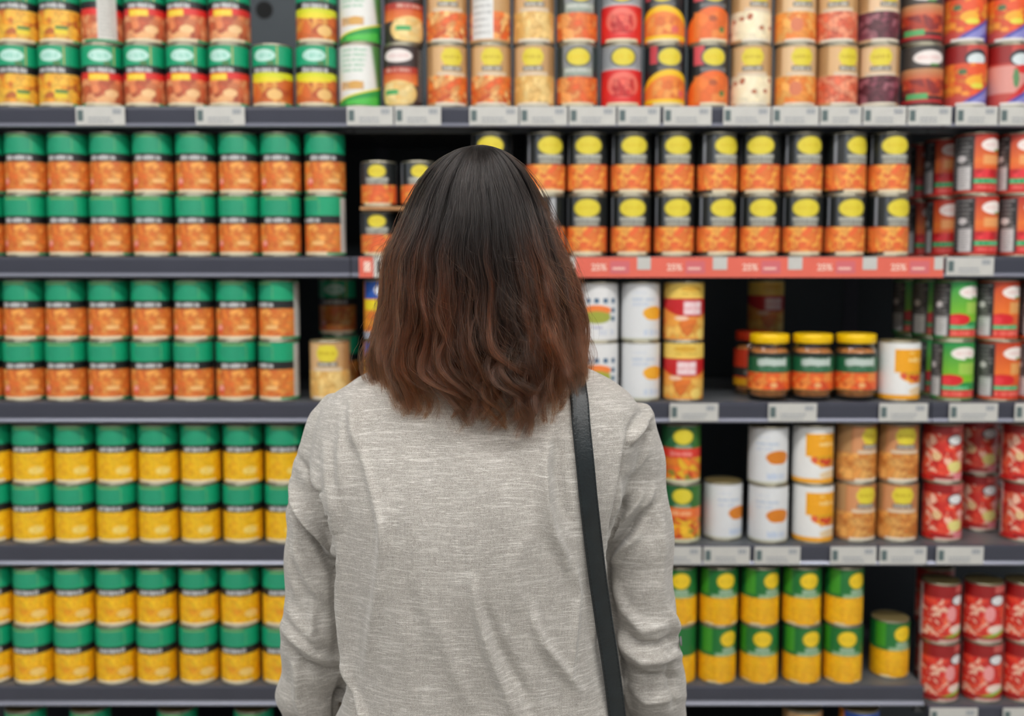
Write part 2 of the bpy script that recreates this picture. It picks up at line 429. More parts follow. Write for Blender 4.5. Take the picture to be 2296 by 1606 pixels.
def k_redyellow(P):
    P.band(-.1, 1.1, (236, 200, 92)); P.ell(0, .10, 34, .05, (214, 164, 50)); P.text(.16, .21, -30, 34, (190, 150, 40), .7)
    P.band(.27, .60, (196, 22, 30)); P.band(.32, .56, (228, 170, 176), -24, 34); P.text(.33, .43, -22, 32, (244, 226, 228), .9, 1); P.text(.45, .55, -22, 32, (244, 226, 228), .9, 1)
    P.arch(.60, (232, 150, 60), -.06); P.beans(.64, .97, [(236, 160, 60), (224, 118, 40), (242, 190, 90)], .016, edge=.85); P.ell(-30, .62, 20, .04, (240, 200, 170)); P.ell(36, .90, 20, .10, (240, 208, 110))
    P.band(-.1, .27, (240, 206, 96), 60, 120)
def k_blueyellow(P):
    P.band(-.1, 1.1, (230, 140, 44)); P.band(-.1, .30, (30, 84, 176), -66, 181); P.ell(0, .15, 26, .10, (220, 226, 240)); P.band(.32, .50, (236, 212, 30), -66, 181); P.text(.37, .45, -30, 40, (190, 170, 40), .7)
    P.beans(.52, .86, [(236, 150, 40), (226, 120, 34)], .012, edge=.85); P.band(.88, 1.1, (170, 180, 200)); P.ell(0, .82, 14, .05, (220, 140, 150))
def k_orangewhite(P):
    P.band(-.1, 1.1, (230, 230, 228)); P.band(.11, .52, (238, 164, 16), -40, 60); P.ell(20, .56, 46, .14, (238, 164, 16)); P.text(.15, .20, 0, 14, (246, 210, 120), .8)
    P.text(.26, .34, -2, 46, (246, 214, 140), .8, 1); P.beans(.56, .72, [(226, 110, 30), (206, 60, 30), (232, 150, 40)], .009, 0, 60, .8); P.ell(-14, .58, 9, .06, (222, 90, 60)); P.text(.50, .56, -10, 50, (176, 150, 20), .7)
    P.ell(40, .86, 40, .08, (226, 200, 160)); P.band(.92, 1.1, (240, 166, 24))
def k_greenmix(P, variant=0):
    P.band(-.1, 1.1, (24, 96, 50)); P.band(-.1, .4, (50, 110, 34), 30, 90); P.ell(0, .18, 32, .145, (150, 150, 20)); P.ell(0, .18, 29, .13, YEL); P.band(.33, .41, (130, 160, 130), -24, 26)
    P.band(.39, .58, (222, 52, 34) if not variant else (236, 112, 46)); P.text(.44, .53, -40, 28, (240, 150, 140) if not variant else (246, 190, 140), .8, 1)
    P.beans(.56, .95, [(236, 130, 34), (214, 70, 28), (244, 190, 40), (150, 140, 40), (232, 110, 40)], .010, edge=.8); P.band(.95, 1.1, (206, 206, 170))
def k_greenmix2(P): k_greenmix(P, 1)
def k_crushed(P, alt=False):
    P.band(-.1, 1.1, (204, 36, 30)); P.band(-.1, .22, (146, 8, 10)); P.band(-.1, .12, (196, 90, 84), 2, 60)
    P.beans(.16 if not alt else .24, .90, [(226, 64, 42), (206, 34, 30), (232, 104, 74), (240, 190, 165), (214, 46, 34), (228, 84, 56)], .011, edge=.9, asp=1.9)
    P.ell(14, .26, 28, .10, (60, 50, 54)); P.ell(14, .26, 22, .08, (226, 226, 226))
    if not alt:
        P.ell(16, .74, 26, .10, (226, 214, 130)); P.ell(34, .52, 16, .06, (238, 170, 160)); P.ell(-42, .56, 14, .08, (228, 190, 140)); P.band(.90, .97, (160, 10, 16), -60, 10); P.band(.86, .96, (226, 130, 140), 10, 50)
    else:
        P.ell(14, .78, 30, .08, (236, 214, 200)); P.diag(.86, -.0016, (130, 180, 50), .92, -40, 60); P.ell(-10, .5, 16, .14, (232, 150, 150)); P.band(.92, .98, (150, 24, 26))
    P.band(.965, 1.1, (216, 180, 170), -46, 40); P.panel(-150, -104, (200, 180, 180), (130, 100, 100))
def k_crushed2(P): k_crushed(P, True)
def k_greencorn(P):
    P.band(-.1, 1.1, (22, 112, 46)); P.band(-.1, .45, (60, 150, 30), -80, -46); P.ell(8, .20, 31, .155, (120, 130, 20)); P.ell(8, .20, 28, .14, (238, 200, 26)); P.text(.16, .24, -12, 28, (206, 170, 20), .5)
    P.band(.36, .44, (150, 180, 150), -14, 30); P.band(.44, .51, (110, 160, 116), -38, 52); P.text(.45, .50, -34, 48, (190, 206, 170), .7)
    P.band(.51, 1.1, (240, 176, 6)); P.beans(.51, .97, [(242, 180, 8), (236, 168, 4), (244, 188, 14)], .006, edge=.95, m=.7); P.band(.97, 1.1, (226, 206, 150), -60, -30); P.band(.97, 1.1, (226, 206, 150), 30, 60)
def k_jarlabel(P):
    P.band(-.1, 1.1, (22, 92, 56)); P.band(-.1, .12, (30, 40, 34)); P.text(.12, .36, -46, 40, (200, 214, 206), .9, 1, 8); P.band(.16, .33, (186, 200, 192), -40, 36)
    P.text(.40, .45, -40, 44, (120, 170, 140), .6); P.beans(.52, .98, [(232, 96, 30), (220, 76, 28), (240, 140, 60)], .009, edge=.85); P.ell(0, .85, 10, .06, (230, 170, 110))
def k_redlabel(P):
    P.band(-.1, 1.1, (190, 50, 20)); P.band(.5, .75, (40, 40, 36)); P.text(.55, .7, -40, 40, (150, 150, 140), .7); P.band(.8, 1.1, (210, 150, 10))

R0, H0 = .0362, .110
KINDS = {
 'green_orange': (lambda P: k_green(P, b_orange), R0, H0, 'green-topped orange bean can', 'can'),
 'green_corn': (lambda P: k_green(P, b_corn), R0, H0, 'green-topped yellow sweetcorn can', 'can'),
 'green_corn2': (lambda P: k_green(P, b_corn2), R0, H0, 'green-topped yellow sweetcorn can', 'can'),
 'green_mix': (lambda P: k_green(P, b_mixa, logo=True), R0, H0, 'green-topped can of golden mixed corn', 'can'),
 'green_red': (lambda P: k_green(P, b_redbean, logo=True), R0, H0, 'green-topped bean can with red stripe', 'can'),
 'green_yellow': (lambda P: k_green(P, b_yelstrip, logo=True), R0, H0, 'green-topped bean can with yellow stripe', 'can'),
 'green_logo': (lambda P: k_green(P, b_orange, logo=True), R0, H0, 'green orange bean can with pale logo', 'can'),
 'white_green': (k_whitegreen, .0366, .1105, 'white can with slanted green base', 'can'),
 'black_white_oval': (k_blackoval, .0345, H0, 'dark can with white oval and pale beans', 'can'),
 'tan_orange': (k_tan_orange, R0, H0, 'tan-topped can of orange beans', 'can'),
 'tan_chick': (k_tan_chick, R0, H0, 'tan-topped can of pale chickpeas', 'can'),
 'tan_spot': (k_tan_spot, R0, H0, 'tan-topped can of white spotted beans', 'can'),
 'tan_amber': (k_tan_amber, R0, H0, 'tan-topped can of amber beans', 'can'),
 'tan_salmon': (k_tan_salmon, R0, H0, 'tan-topped can of salmon-red beans', 'can'),
 'tan_purple': (k_tan_purple, R0, H0, 'tan-topped can of dark purple beans', 'can'),
 'tan_brown': (k_tan_brownchick, R0, H0, 'brown can of chickpeas with yellow badge', 'can'),
 'grey_orange': (k_grey_orange, R0, H0, 'grey-topped can of orange beans', 'can'),
 'red_label': (k_red_label, R0, H0, 'grey-topped can with bright red label', 'can'),
 'yellow_orange': (k_yellow_orange, R0, H0, 'black can with yellow-edged orange picture', 'can'),
 'orange_arch': (k_orange_arch, R0, H0, 'black can with arched orange picture', 'can'),
 'dark_oval': (k_dark_oval, R0, H0, 'dark brown can with white oval', 'can'),
 'pepper': (k_pepper, .0362, .111, 'orange pepper can with blue base', 'can'),
 'pepper_red': (lambda P: k_pepper(P, True), .0362, .111, 'pink and red can with blue base', 'can'),
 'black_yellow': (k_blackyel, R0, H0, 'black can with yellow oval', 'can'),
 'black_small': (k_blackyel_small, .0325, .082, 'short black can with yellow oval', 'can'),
 'tomato': (k_tomato_box, R0, H0, 'red tomato can with white oval', 'can'),
 'green_tomato': (k_green_box, R0, H0, 'bright green can with white oval', 'can'),
 'orange_tomato': (k_orange_box, R0, H0, 'orange-red can with white oval', 'can'),
 'blue_square': (k_bluesq, .0350, .108, 'white can with blue squares', 'can'),
 'white_blob': (k_whiteblob, .0350, .108, 'white can with golden food picture', 'can'),
 'white_blob2': (k_whiteblob2, .0360, .108, 'white can with brown-orange food picture', 'can'),
 'red_yellow': (k_redyellow, .0362, .1085, 'yellow can with dark red band', 'can'),
 'blue_yellow': (k_blueyellow, R0, H0, 'orange can with blue and yellow bands', 'can'),
 'orange_white': (k_orangewhite, .0368, .109, 'white can with bright orange panel', 'can'),
 'green_mix2': (k_greenmix, .0352, H0, 'green can with red band', 'can'),
 'green_mix3': (k_greenmix2, .0352, H0, 'green can with orange band', 'can'),
 'crushed': (k_crushed, .0350, H0, 'red can of chopped tomatoes', 'can'),
 'crushed2': (k_crushed2, .0352, .113, 'tall red tomato can', 'can'),
 'green_corn3': (k_greencorn, .0352, H0, 'green sweetcorn can with yellow oval', 'can'),
}

def sleeve_mesh(name, r, h, z0, z1, fn, seed):
    P = Paint(r, z1 - z0, seed)
    fn(P)
    vs = np.zeros((NV, NA, 3))
    # a = 0 faces the camera (-y); positive a goes to the camera's right (+x)
    vs[..., 0] = np.sin(np.radians(P.A)) * r
    vs[..., 1] = -np.cos(np.radians(P.A)) * r
    vs[..., 2] = z1 - P.V * (z1 - z0)
    i, j = np.meshgrid(np.arange(NV - 1), np.arange(NA), indexing='ij')
    j2 = (j + 1) % NA
    q = np.stack([i * NA + j, (i + 1) * NA + j, (i + 1) * NA + j2, i * NA + j2], -1).reshape(-1, 4)
    me = bpy.data.meshes.new(name)
    me.vertices.add(NV * NA); me.vertices.foreach_set('co', vs.reshape(-1))
    me.loops.add(q.size); me.loops.foreach_set('vertex_index', q.reshape(-1).astype(np.int32))
    me.polygons.add(len(q)); me.polygons.foreach_set('loop_start', np.arange(0, q.size, 4, dtype=np.int32))
    me.update(calc_edges=True)
    me.polygons.foreach_set('use_smooth', [True] * len(q))
    ca = me.color_attributes.new('print', 'FLOAT_COLOR', 'POINT')
    c = np.ones((NV * NA, 4), np.float32); c[:, :3] = np.clip(P.C.reshape(-1, 3), 0, 1)
    ca.data.foreach_set('color', c.reshape(-1))
    me.validate()
    return me

def rim(zc, r, rr=.0011):
    return [(r + rr * math.cos(a) - rr * .3, zc + rr * math.sin(a)) for a in (-PI / 2, -PI / 4, 0, PI / 4, PI / 2)]

BODY = {}
def can_parts(r, h):
    key = (r, h)
    if key in BODY: return BODY[key]
    rb = r - .0009
    prof = [(rb - .004, .0014), (rb - .0015, .0012), (rb, .0), (rb + .0006, .0011), (rb + .0004, .0024), (rb - .0006, .0032), (rb - .0004, .005),
            (rb - .0004, h - .005), (rb - .0006, h - .0036), (rb + .0004, h - .0028), (rb + .0006, h - .0012), (rb, h - .0001), (rb - .0012, h - .0004), (rb - .0016, h - .0030)]
    b = MB().lathe(prof, 56).build('can_body', M['tin']); smooth_by_angle(b, 50)
    lid = MB().lathe([(.0005, h - .0046), (rb * .55, h - .0046), (rb * .60, h - .0040), (rb * .84, h - .0040), (rb * .88, h - .0048), (rb - .0018, h - .0048), (rb - .0014, h - .0006)], 56)
    # pull ring
    lid.lathe([(.0006, h - .0040), (.0028, h - .0040), (.0030, h - .0028), (.0006, h - .0026)], 12, 0, -.012)
    ring = []
    for s in range(20):
        a = 2 * PI * s / 20; ring.append((math.cos(a) * .008, -.003 + math.sin(a) * .0095, h - .0030))
    lid.tube(ring + [ring[0]], [.0009] * 21, 6)
    l = lid.build('can_lid', M['tin_gold']); smooth_by_angle(l, 40)
    for o in (b, l): COL.objects.unlink(o)
    BODY[key] = (b, l)
    return BODY[key]

PROTO = {}
def proto(kind):
    if kind in PROTO: return PROTO[kind]
    fn, r, h, desc, cat = KINDS[kind]
    b, l = can_parts(r, h)
    me = sleeve_mesh('label_' + kind, r, h, .0036, h - .0034, fn, abs(hash_name(kind)))
    me.materials.append(M['label'])
    s = bpy.data.objects.new('paper_label', me)
    PROTO[kind] = [b, l, s]
    return PROTO[kind]

def hash_name(s):
    x = 7
    for ch in s: x = (x * 131 + ord(ch)) % 1000003
    return x

# ------------------------------------------------------------------ shelving
YS = 1.780                       # front plane of the price rails
YF = YS + .010                   # front of the first row of goods
BACK = 2.235
ZS = {}
for n, py in ((1, 238.5), (2, 576), (3, 903), (4, 1224), (5, 1540)):
    ZS[n] = at(0, py, YS).z
ZS[6] = at(0, 1585, YS).z        # the lower bottom shelf of the bay at the right
ZS[7] = ZS[5] - .166
LIP = .0375
SHELFNAME = {1: 'top shelf', 2: 'second shelf', 3: 'third shelf', 4: 'fourth shelf', 5: 'fifth shelf', 6: 'right bay bottom shelf', 7: 'lowest shelf'}

def X(px, py=800):
    return at(px, py, YS).x

def shelf(n, z, x0, x1, label, thick=.0375):
    t = empty('store_shelf', ((x0 + x1) / 2, YS, z - .02))
    tag(t, label, 'shelf', 'grey steel shelves of the gondola')
    ox, oy, oz = t.location
    b = MB().box(x0 - ox + .001, x1 - ox - .001, .008, BACK - YS - .012, .0, .02)
    b.box(x0 - ox + .001, x1 - ox - .001, .06, .075, -.018, .0)
    b.build('shelf_board', M['board'], t)
    zt, zb = .0205, .0205 - thick
    prof = [(.008, zt), (.003, zt), (.0005, zt - .002), (.0, zt - .006), (.002, zb + .010), (-.001, zb + .007), (-.0025, zb + .003), (.0, zb), (.008, zb)]
    r = MB().prism(prof, x0 - ox + .001, x1 - ox - .001).build('price_rail', M['rail'], t)
    e = MB().prism([(-.0012, zb + .0078), (-.0036, zb + .0045), (-.0034, zb + .0018), (-.0008, zb + .0010)], x0 - ox + .001, x1 - ox - .001).build('rail_edge', M['edge'], t)
    return t

XL0, XA, XB, XR1 = X(-330), X(789), X(2093), X(2640)
for n, nm in ((1, 'top'), (2, 'second'), (3, 'third'), (4, 'fourth'), (5, 'fifth')):
    z = ZS[n]
    shelf(n, z, XL0, XA, f'dark grey steel shelf, {nm} from the top in the left bay')
    shelf(n, z, XA, XB if n != 5 else X(2072, 1560), f'dark grey steel shelf, {nm} from the top in the middle bay')
    if n < 5:
        shelf(n, z, XB, XR1, f'dark grey steel shelf, {nm} from the top in the right bay')
shelf(6, ZS[6], X(2075, 1590) + .004, XR1, 'dark grey steel shelf, lowest visible one in the right bay, set lower')
shelf(7, ZS[7], XL0, X(2072, 1560), 'dark grey steel shelf in shadow at the very bottom')

# the gondola's frame
t = empty('shelving_unit', ((XL0 + XR1) / 2, BACK, 0)); tag(t, 'tall dark grey supermarket shelving unit standing behind the woman', 'shelving unit')
ox = t.location.x
for i, (a, b_) in enumerate(((XL0, XA), (XA, XB), (XB, XR1))):
    pb = MB().box(a - ox + .001, b_ - ox - .001, -.010, .006, .02, 2.35).build('back_panel', M['back'], t)
for xx in (XL0, XA, XB, XR1):
    u = MB().box(xx - ox - .015, xx - ox + .015, -.0118, .03, 0.0, 2.36)
    u.build('upright', M['rail'], t)
MB().box(XL0 - ox, XR1 - ox, -.42, -.012, .0, .12).build('plinth', M['rail'], t)

# dark disc painted as the shade of a round hole in the back panel
o = MB().lathe([(.001, -.002), (.018, -.002), (.019, 0), (.001, 0)], 24).build('dark_hole_disc', M['thread'], t)
p = at(592, 22, BACK - .012); o.location = (p.x - t.location.x, -.0105, p.z); o.rotation_euler = (PI / 2, 0, 0)

# ------------------------------------------------------------------ goods
ITEMS = []   # (kind, shelf, layer, px, rot, row, note)
def add(kind, sh, layers, pxs, rots=0, row=0, dy=0.0):
    for i, px in enumerate(pxs):
        for ly in layers:
            r = rots[i % len(rots)] if hasattr(rots, '__len__') else rots
            ITEMS.append(dict(kind=kind, sh=sh, ly=ly, px=px, rot=r, row=row, dy=dy))

J = lambda n, a=8: [random.uniform(-a, a) for _ in range(n)]
# top shelf
add('green_mix', 1, (0, 1), (42, 136), (8, -4)); add('green_mix', 1, (0, 1), (-53,), 5)
ITEMS += [dict(kind='green_red', sh=1, ly=0, px=232, rot=14, row=0, dy=0), dict(kind='green_red', sh=1, ly=1, px=231, rot=-98, row=0, dy=0)]
for ly in (0, 1):
    for px, r0, r1 in ((327, -4, 4), (421, 2, -16), (515, -14, 0)):
        ITEMS.append(dict(kind='green_red', sh=1, ly=ly, px=px, rot=(r0, r1)[ly], row=0, dy=0))
add('green_yellow', 1, (0,), (613,), -14); add('green_yellow', 1, (0, 1), (710,), 4)
ITEMS.append(dict(kind='white_green', sh=1, ly=0, px=672, rot=-150, row=1, dy=0)); ITEMS.append(dict(kind='white_green', sh=1, ly=1, px=678, rot=-140, row=1, dy=-0.0))
ITEMS[-1]['skip'] = True; ITEMS[-2]['skip'] = True
add('white_green', 1, (0, 1), (808,), (-4,))
ITEMS += [dict(kind='black_white_oval', sh=1, ly=0, px=903, rot=-10, row=0, dy=0), dict(kind='black_white_oval', sh=1, ly=1, px=906, rot=24, row=0, dy=0)]
ITEMS += [dict(kind='tan_orange', sh=1, ly=0, px=1003, rot=18, row=0, dy=0), dict(kind='tan_orange', sh=1, ly=1, px=1002, rot=6, row=0, dy=0),
          dict(kind='tan_orange', sh=1, ly=0, px=1101, rot=4, row=0, dy=0), dict(kind='tan_orange', sh=1, ly=1, px=1099, rot=-150, row=0, dy=0),
          dict(kind='tan_chick', sh=1, ly=0, px=1198, rot=-6, row=0, dy=0), dict(kind='tan_chick', sh=1, ly=1, px=1197, rot=0, row=0, dy=0)]
for k, px, r0, r1 in (('grey_orange', 1294, 0, 6), ('red_label', 1393, 0, -4), ('yellow_orange', 1490, 8, -14), ('orange_arch', 1587, 8, 8), ('tan_spot', 1683, -8, 14),
                  ('tan_amber', 1783, 4, 8), ('tan_salmon', 1876, 18, -14), ('tan_purple', 1968, -12, 16), ('dark_oval', 2066, 0, -8), ('pepper', 2163, 4, -10)):
    for ly in (0, 1): ITEMS.append(dict(kind=k, sh=1, ly=ly, px=px, rot=(r0, r1)[ly], row=0, dy=0))
ITEMS += [dict(kind='pepper_red', sh=1, ly=0, px=2258, rot=8, row=0, dy=0), dict(kind='pepper', sh=1, ly=1, px=2258, rot=-6, row=0, dy=0)]
ITEMS += [dict(kind='dark_oval', sh=1, ly=ly, px=2102, rot=10, row=1, dy=0) for ly in (0, 1)]
# second shelf, left
g2 = (-33, 61, 156, 250, 345, 441, 537, 630)
for ly in (0, 1):
    for px in g2: ITEMS.append(dict(kind='green_orange', sh=2, ly=ly, px=px, rot=random.uniform(-9, 8), row=0, dy=0))
ITEMS += [dict(kind='green_orange', sh=2, ly=1, px=729, rot=2, row=0, dy=0), dict(kind='green_orange', sh=2, ly=0, px=730, rot=-46, row=0, dy=0)]
add('black_small', 2, (0, 1), (850, 939, 1027), (0, 10, 4), 0, .012)
U = [(1103, -4), (1223, 16), (1317, 0), (1414, 6), (1511, 5), (1608, 22), (1704, -12), (1798, 10), (1895, 26), (1992, 0)]
L = [(1103, 0), (1222, -70), (1316, -4), (1414, 0), (1511, 3), (1606, 12), (1703, -3), (1798, -4), (1893, 5), (1990, 18)]
for ly, q in ((1, U), (0, L)):
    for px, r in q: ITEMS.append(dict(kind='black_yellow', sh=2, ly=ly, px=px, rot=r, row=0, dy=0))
for ly, px, r, row in ((1, 2187, 20, 0), (1, 2283, 0, 0), (0, 2188, 20, 0), (0, 2285, 16, 0), (0, 2122, -14, 1), (1, 2118, -2, 1), (0, 2066, 10, 2), (1, 2062, 16, 2)):
    ITEMS.append(dict(kind='tomato', sh=2, ly=ly, px=px, rot=r, row=row, dy=0))
# third shelf, left
for ly in (0, 1):
    for px in (-37, 57, 151, 246, 341, 436, 531): ITEMS.append(dict(kind='green_orange', sh=3, ly=ly, px=px, rot=random.uniform(-12, 8), row=0, dy=0))
    ITEMS.append(dict(kind='green_orange', sh=3, ly=ly, px=626, rot=-44, row=0, dy=0))
ITEMS += [dict(kind='green_logo', sh=3, ly=1, px=757, rot=0, row=2, dy=0.01), dict(kind='green_logo', sh=3, ly=0, px=764, rot=0, row=2, dy=0.01), dict(kind='tan_chick', sh=3, ly=0, px=740, rot=2, row=0, dy=0)]
add('blue_yellow', 3, (0, 1), (861,), 4)
add('blue_square', 3, (0, 1), (1249, 1343), (-8, -4)); add('white_blob', 3, (0, 1), (1436,), 0)
ITEMS += [dict(kind='red_yellow', sh=3, ly=1, px=1533, rot=14, row=0, dy=0), dict(kind='red_yellow', sh=3, ly=0, px=1532, rot=-4, row=0, dy=0),
          dict(kind='red_yellow', sh=3, ly=1, px=1717, rot=8, row=3, dy=0), dict(kind='red_yellow', sh=3, ly=0, px=1717, rot=0, row=3, dy=0)]
ITEMS.append(dict(kind='orange_white', sh=3, ly=0, px=2015, rot=8, row=0, dy=0))
for ly, k, px, r, row in ((1, 'green_tomato', 2140, 14, 0), (0, 'green_tomato', 2135, -2, 0), (1, 'orange_tomato', 2235, 14, 0), (0, 'orange_tomato', 2237, 14, 0), (1, 'orange_tomato', 2333, 24, 0), (0, 'orange_tomato', 2326, 0, 0),
                      (1, 'green_tomato', 2090, 14, 1), (0, 'green_tomato', 2090, 10, 1), (1, 'green_tomato', 2045, 6, 2), (0, 'green_tomato', 2045, 6, 2)):
    ITEMS.append(dict(kind=k, sh=3, ly=ly, px=px, rot=r, row=row, dy=0))
# fourth shelf
for ly in (0, 1):
    for px in (-17, 76, 170, 264, 357, 451, 546, 640, 735, 830): ITEMS.append(dict(kind='green_corn', sh=4, ly=ly, px=px, rot=random.uniform(-8, 6), row=0, dy=0))
ITEMS += [dict(kind='green_mix2', sh=4, ly=1, px=1527, rot=-3, row=0, dy=0), dict(kind='green_mix3', sh=4, ly=0, px=1527, rot=-6, row=0, dy=0),
          dict(kind='white_blob2', sh=4, ly=0, px=1620, rot=32, row=0, dy=.02)]
add('white_blob2', 4, (0, 1), (1722,), 6); add('orange_white', 4, (0, 1), (1822,), 4)
ITEMS += [dict(kind='tan_brown', sh=4, ly=1, px=1919, rot=30, row=0, dy=.01), dict(kind='tan_brown', sh=4, ly=0, px=1917, rot=16, row=0, dy=.01),
          dict(kind='tan_brown', sh=4, ly=1, px=2013, rot=4, row=0, dy=.01), dict(kind='tan_brown', sh=4, ly=0, px=2011, rot=-4, row=0, dy=.01)]
for ly in (0, 1):
    for px, row, r in ((2112, 0, 4), (2192, 1, 0), (2290, 0, 12), (2240, 2, -20)): ITEMS.append(dict(kind='crushed', sh=4, ly=ly, px=px, rot=r, row=row, dy=.012))
# fifth shelf
for ly in (0, 1):
    for px in (-14, 78, 169, 262, 353, 448, 540, 633, 727, 821): ITEMS.append(dict(kind='green_corn2', sh=5, ly=ly, px=px, rot=random.uniform(-10, 10), row=0, dy=-.006))
for ly, q in ((1, ((1519, -6), (1611, 4), (1703, 20), (1797, 0), (1891, 18))), (0, ((1517, -60), (1607, 20), (1701, -10), (1797, 8), (1889, -12)))):
    for px, r in q: ITEMS.append(dict(kind='green_corn3', sh=5, ly=ly, px=px, rot=r, row=0, dy=-.004))
ITEMS.append(dict(kind='green_corn3', sh=5, ly=0, px=1994, rot=14, row=0, dy=.022))
for ly in (0, 1):
    for px, r in ((2108, 22), (2204, 6), (2294, 16)): ITEMS.append(dict(kind='crushed2', sh=6, ly=ly, px=px - (1 - ly) * 3, rot=r, row=0, dy=.003))
    ITEMS.append(dict(kind='crushed2', sh=6, ly=ly, px=2095, rot=10, row=1, dy=.02))
ITEMS += [dict(kind='blue_yellow', sh=7, ly=0, px=1925, rot=0, row=0, dy=0), dict(kind='green_corn2', sh=7, ly=0, px=60, rot=0, row=0, dy=0), dict(kind='green_corn2', sh=7, ly=0, px=205, rot=0, row=0, dy=0),
          dict(kind='green_corn2', sh=7, ly=0, px=400, rot=0, row=0, dy=0), dict(kind='green_corn2', sh=7, ly=0, px=570, rot=0, row=0, dy=0), dict(kind='tan_chick', sh=7, ly=0, px=1798, rot=0, row=0, dy=0)]

ORD = ['first', 'second', 'third', 'fourth', 'fifth', 'sixth', 'seventh', 'eighth', 'ninth', 'tenth', 'eleventh', 'twelfth', 'thirteenth', 'fourteenth', 'fifteenth']
LAYER = {0: 'lower layer', 1: 'upper layer'}
SPOT = {1: 'on the top shelf', 2: 'on the second shelf', 3: 'on the third shelf', 4: 'on the fourth shelf', 5: 'on the fifth shelf', 6: 'on the right bottom shelf', 7: 'on the lowest shelf'}
ROWW = {0: '', 1: 'back row', 2: 'deepest row', 3: 'deepest row'}
from collections import defaultdict
ITEMS = [it for it in ITEMS if not it.get('skip')]
cnt = defaultdict(list)
for it in ITEMS: cnt[(KINDS[it['kind']][3], it['sh'], it['ly'], it['row'])].append(it)
single_layer = defaultdict(set)
for it in ITEMS: single_layer[(KINDS[it['kind']][3], it['sh'])].add(it['ly'])
for key, lst in cnt.items():
    desc, sh, ly, row = key
    lst.sort(key=lambda q: q['px'])
    for i, it in enumerate(lst):
        parts = [desc]
        if len(single_layer[(desc, sh)]) > 1: parts[0] += ', ' + LAYER[ly]
        parts.append(SPOT[sh])
        if row: parts.append(ROWW[row])
        s = ' '.join(parts)
        if len(lst) > 1: s += ', ' + ORD[i] + ' from left'
        it['label'] = s
GROUPNAME = {}
def gname(it):
    return KINDS[it['kind']][3] + 's ' + SPOT[it['sh']]

def place(it):
    kind = it['kind']; fn, r, h, desc, cat = KINDS[kind]
    Yc = YF + r + it['row'] * (2 * r + .004) + it['dy']
    z = ZS[it['sh']] + .0006 + it['ly'] * (h + .0002)
    if kind == 'black_small' and it['ly']: z += .0065
    # x of the pixel column at mid height of the can
    v = (z + h / 2 - CZ)
    depth = CP * Yc - SP * v
    x = (it['px'] - W / 2) / F * depth
    t = empty('food_can', (x, Yc, z), math.radians(it['rot']))
    tag(t, it['label'], 'can', gname(it))
    for p in proto(kind):
        c = p.copy(); COL.objects.link(c); c.parent = t
        c.name = p.name.split('.')[0]
    return t
for it in ITEMS: place(it)

# cardboard tray between the two layers of short cans
xa = at(805, 465, YS).x; xb = at(1075, 465, YS).x
t = MB()
z = ZS[2] + .0835
t.box(xa, xb, YS + .014, YS + .30, z, z + .0025); t.box(xa, xb, YS + .0125, YS + .0145, z, z + .0060); t.box(xa, xa + .002, YS + .0145, YS + .30, z + .0025, z + .006)
o = t.build('cardboard_tray', M['cardboard']); tag(o, 'thin brown cardboard tray between the layers of short black cans', 'tray')

# jars with yellow lids
def jar(px, label, row=0, lidm=None, fn=k_jarlabel, dy=.0, group='yellow-lidded bean jars'):
    r, h = .0378, .1215
    Yc = YF + r + row * .08 + dy
    z = ZS[3] + .0006
    depth = CP * Yc - SP * (z + h / 2 - CZ)
    t = empty('food_jar', ((px - W / 2) / F * depth, Yc, z)); tag(t, label, 'jar', group)
    g = MB().lathe([(r - .010, .0), (r - .004, .001), (r - .001, .005), (r, .010), (r, .086), (r - .002, .094), (r - .006, .100), (r - .006, .104), (r - .009, .104), (r - .009, .100), (r - .005, .092), (r - .0025, .085), (r - .0025, .010), (r - .006, .006), (.002, .006)], 48).build('jar_glass', M['glass'], t)
    smooth_by_angle(g, 60)
    c = MB().lathe([(.002, .0062), (r - .007, .0064), (r - .0028, .011), (r - .0028, .085), (r - .006, .092), (r - .012, .094), (.002, .094)], 40).build('jar_contents', M['beansin'], t); smooth_by_angle(c, 50)
    me = sleeve_mesh('jar_label', r + .0004, h, .019, .088, fn, 91); me.materials.append(M['label']); link('paper_label', me, None, t)
    l = MB()
    prof = [(.002, .1040), (r - .010, .1040), (r - .0035, .1045), (r - .0025, .1060), (r - .0025, .1190), (r - .0035, .1207), (r - .006, .1213), (r - .009, .1205), (.002, .1200)]
    lo = l.lathe(prof, 64).build('jar_lid', lidm or M['ylid'], t); smooth_by_angle(lo, 50)
M['ylid'] = pmat('yellow_lid', (244, 198, 12), .3, .1)
M['rlid'] = pmat('red_lid', (190, 50, 20), .35, .1)
M['beansin'] = pmat('beans_in_jar', (206, 130, 70), .4, 0, .3, 130)
jar(1724, 'glass jar with yellow lid and green label, leftmost of three')
jar(1821, 'glass jar with yellow lid and green label, middle of three')
jar(1918, 'glass jar with yellow lid and green label, rightmost of three')
jar(1690, 'glass jar with red lid behind the leftmost yellow-lidded jar', 1, M['rlid'], k_redlabel, .0, 'red-lidded jars')

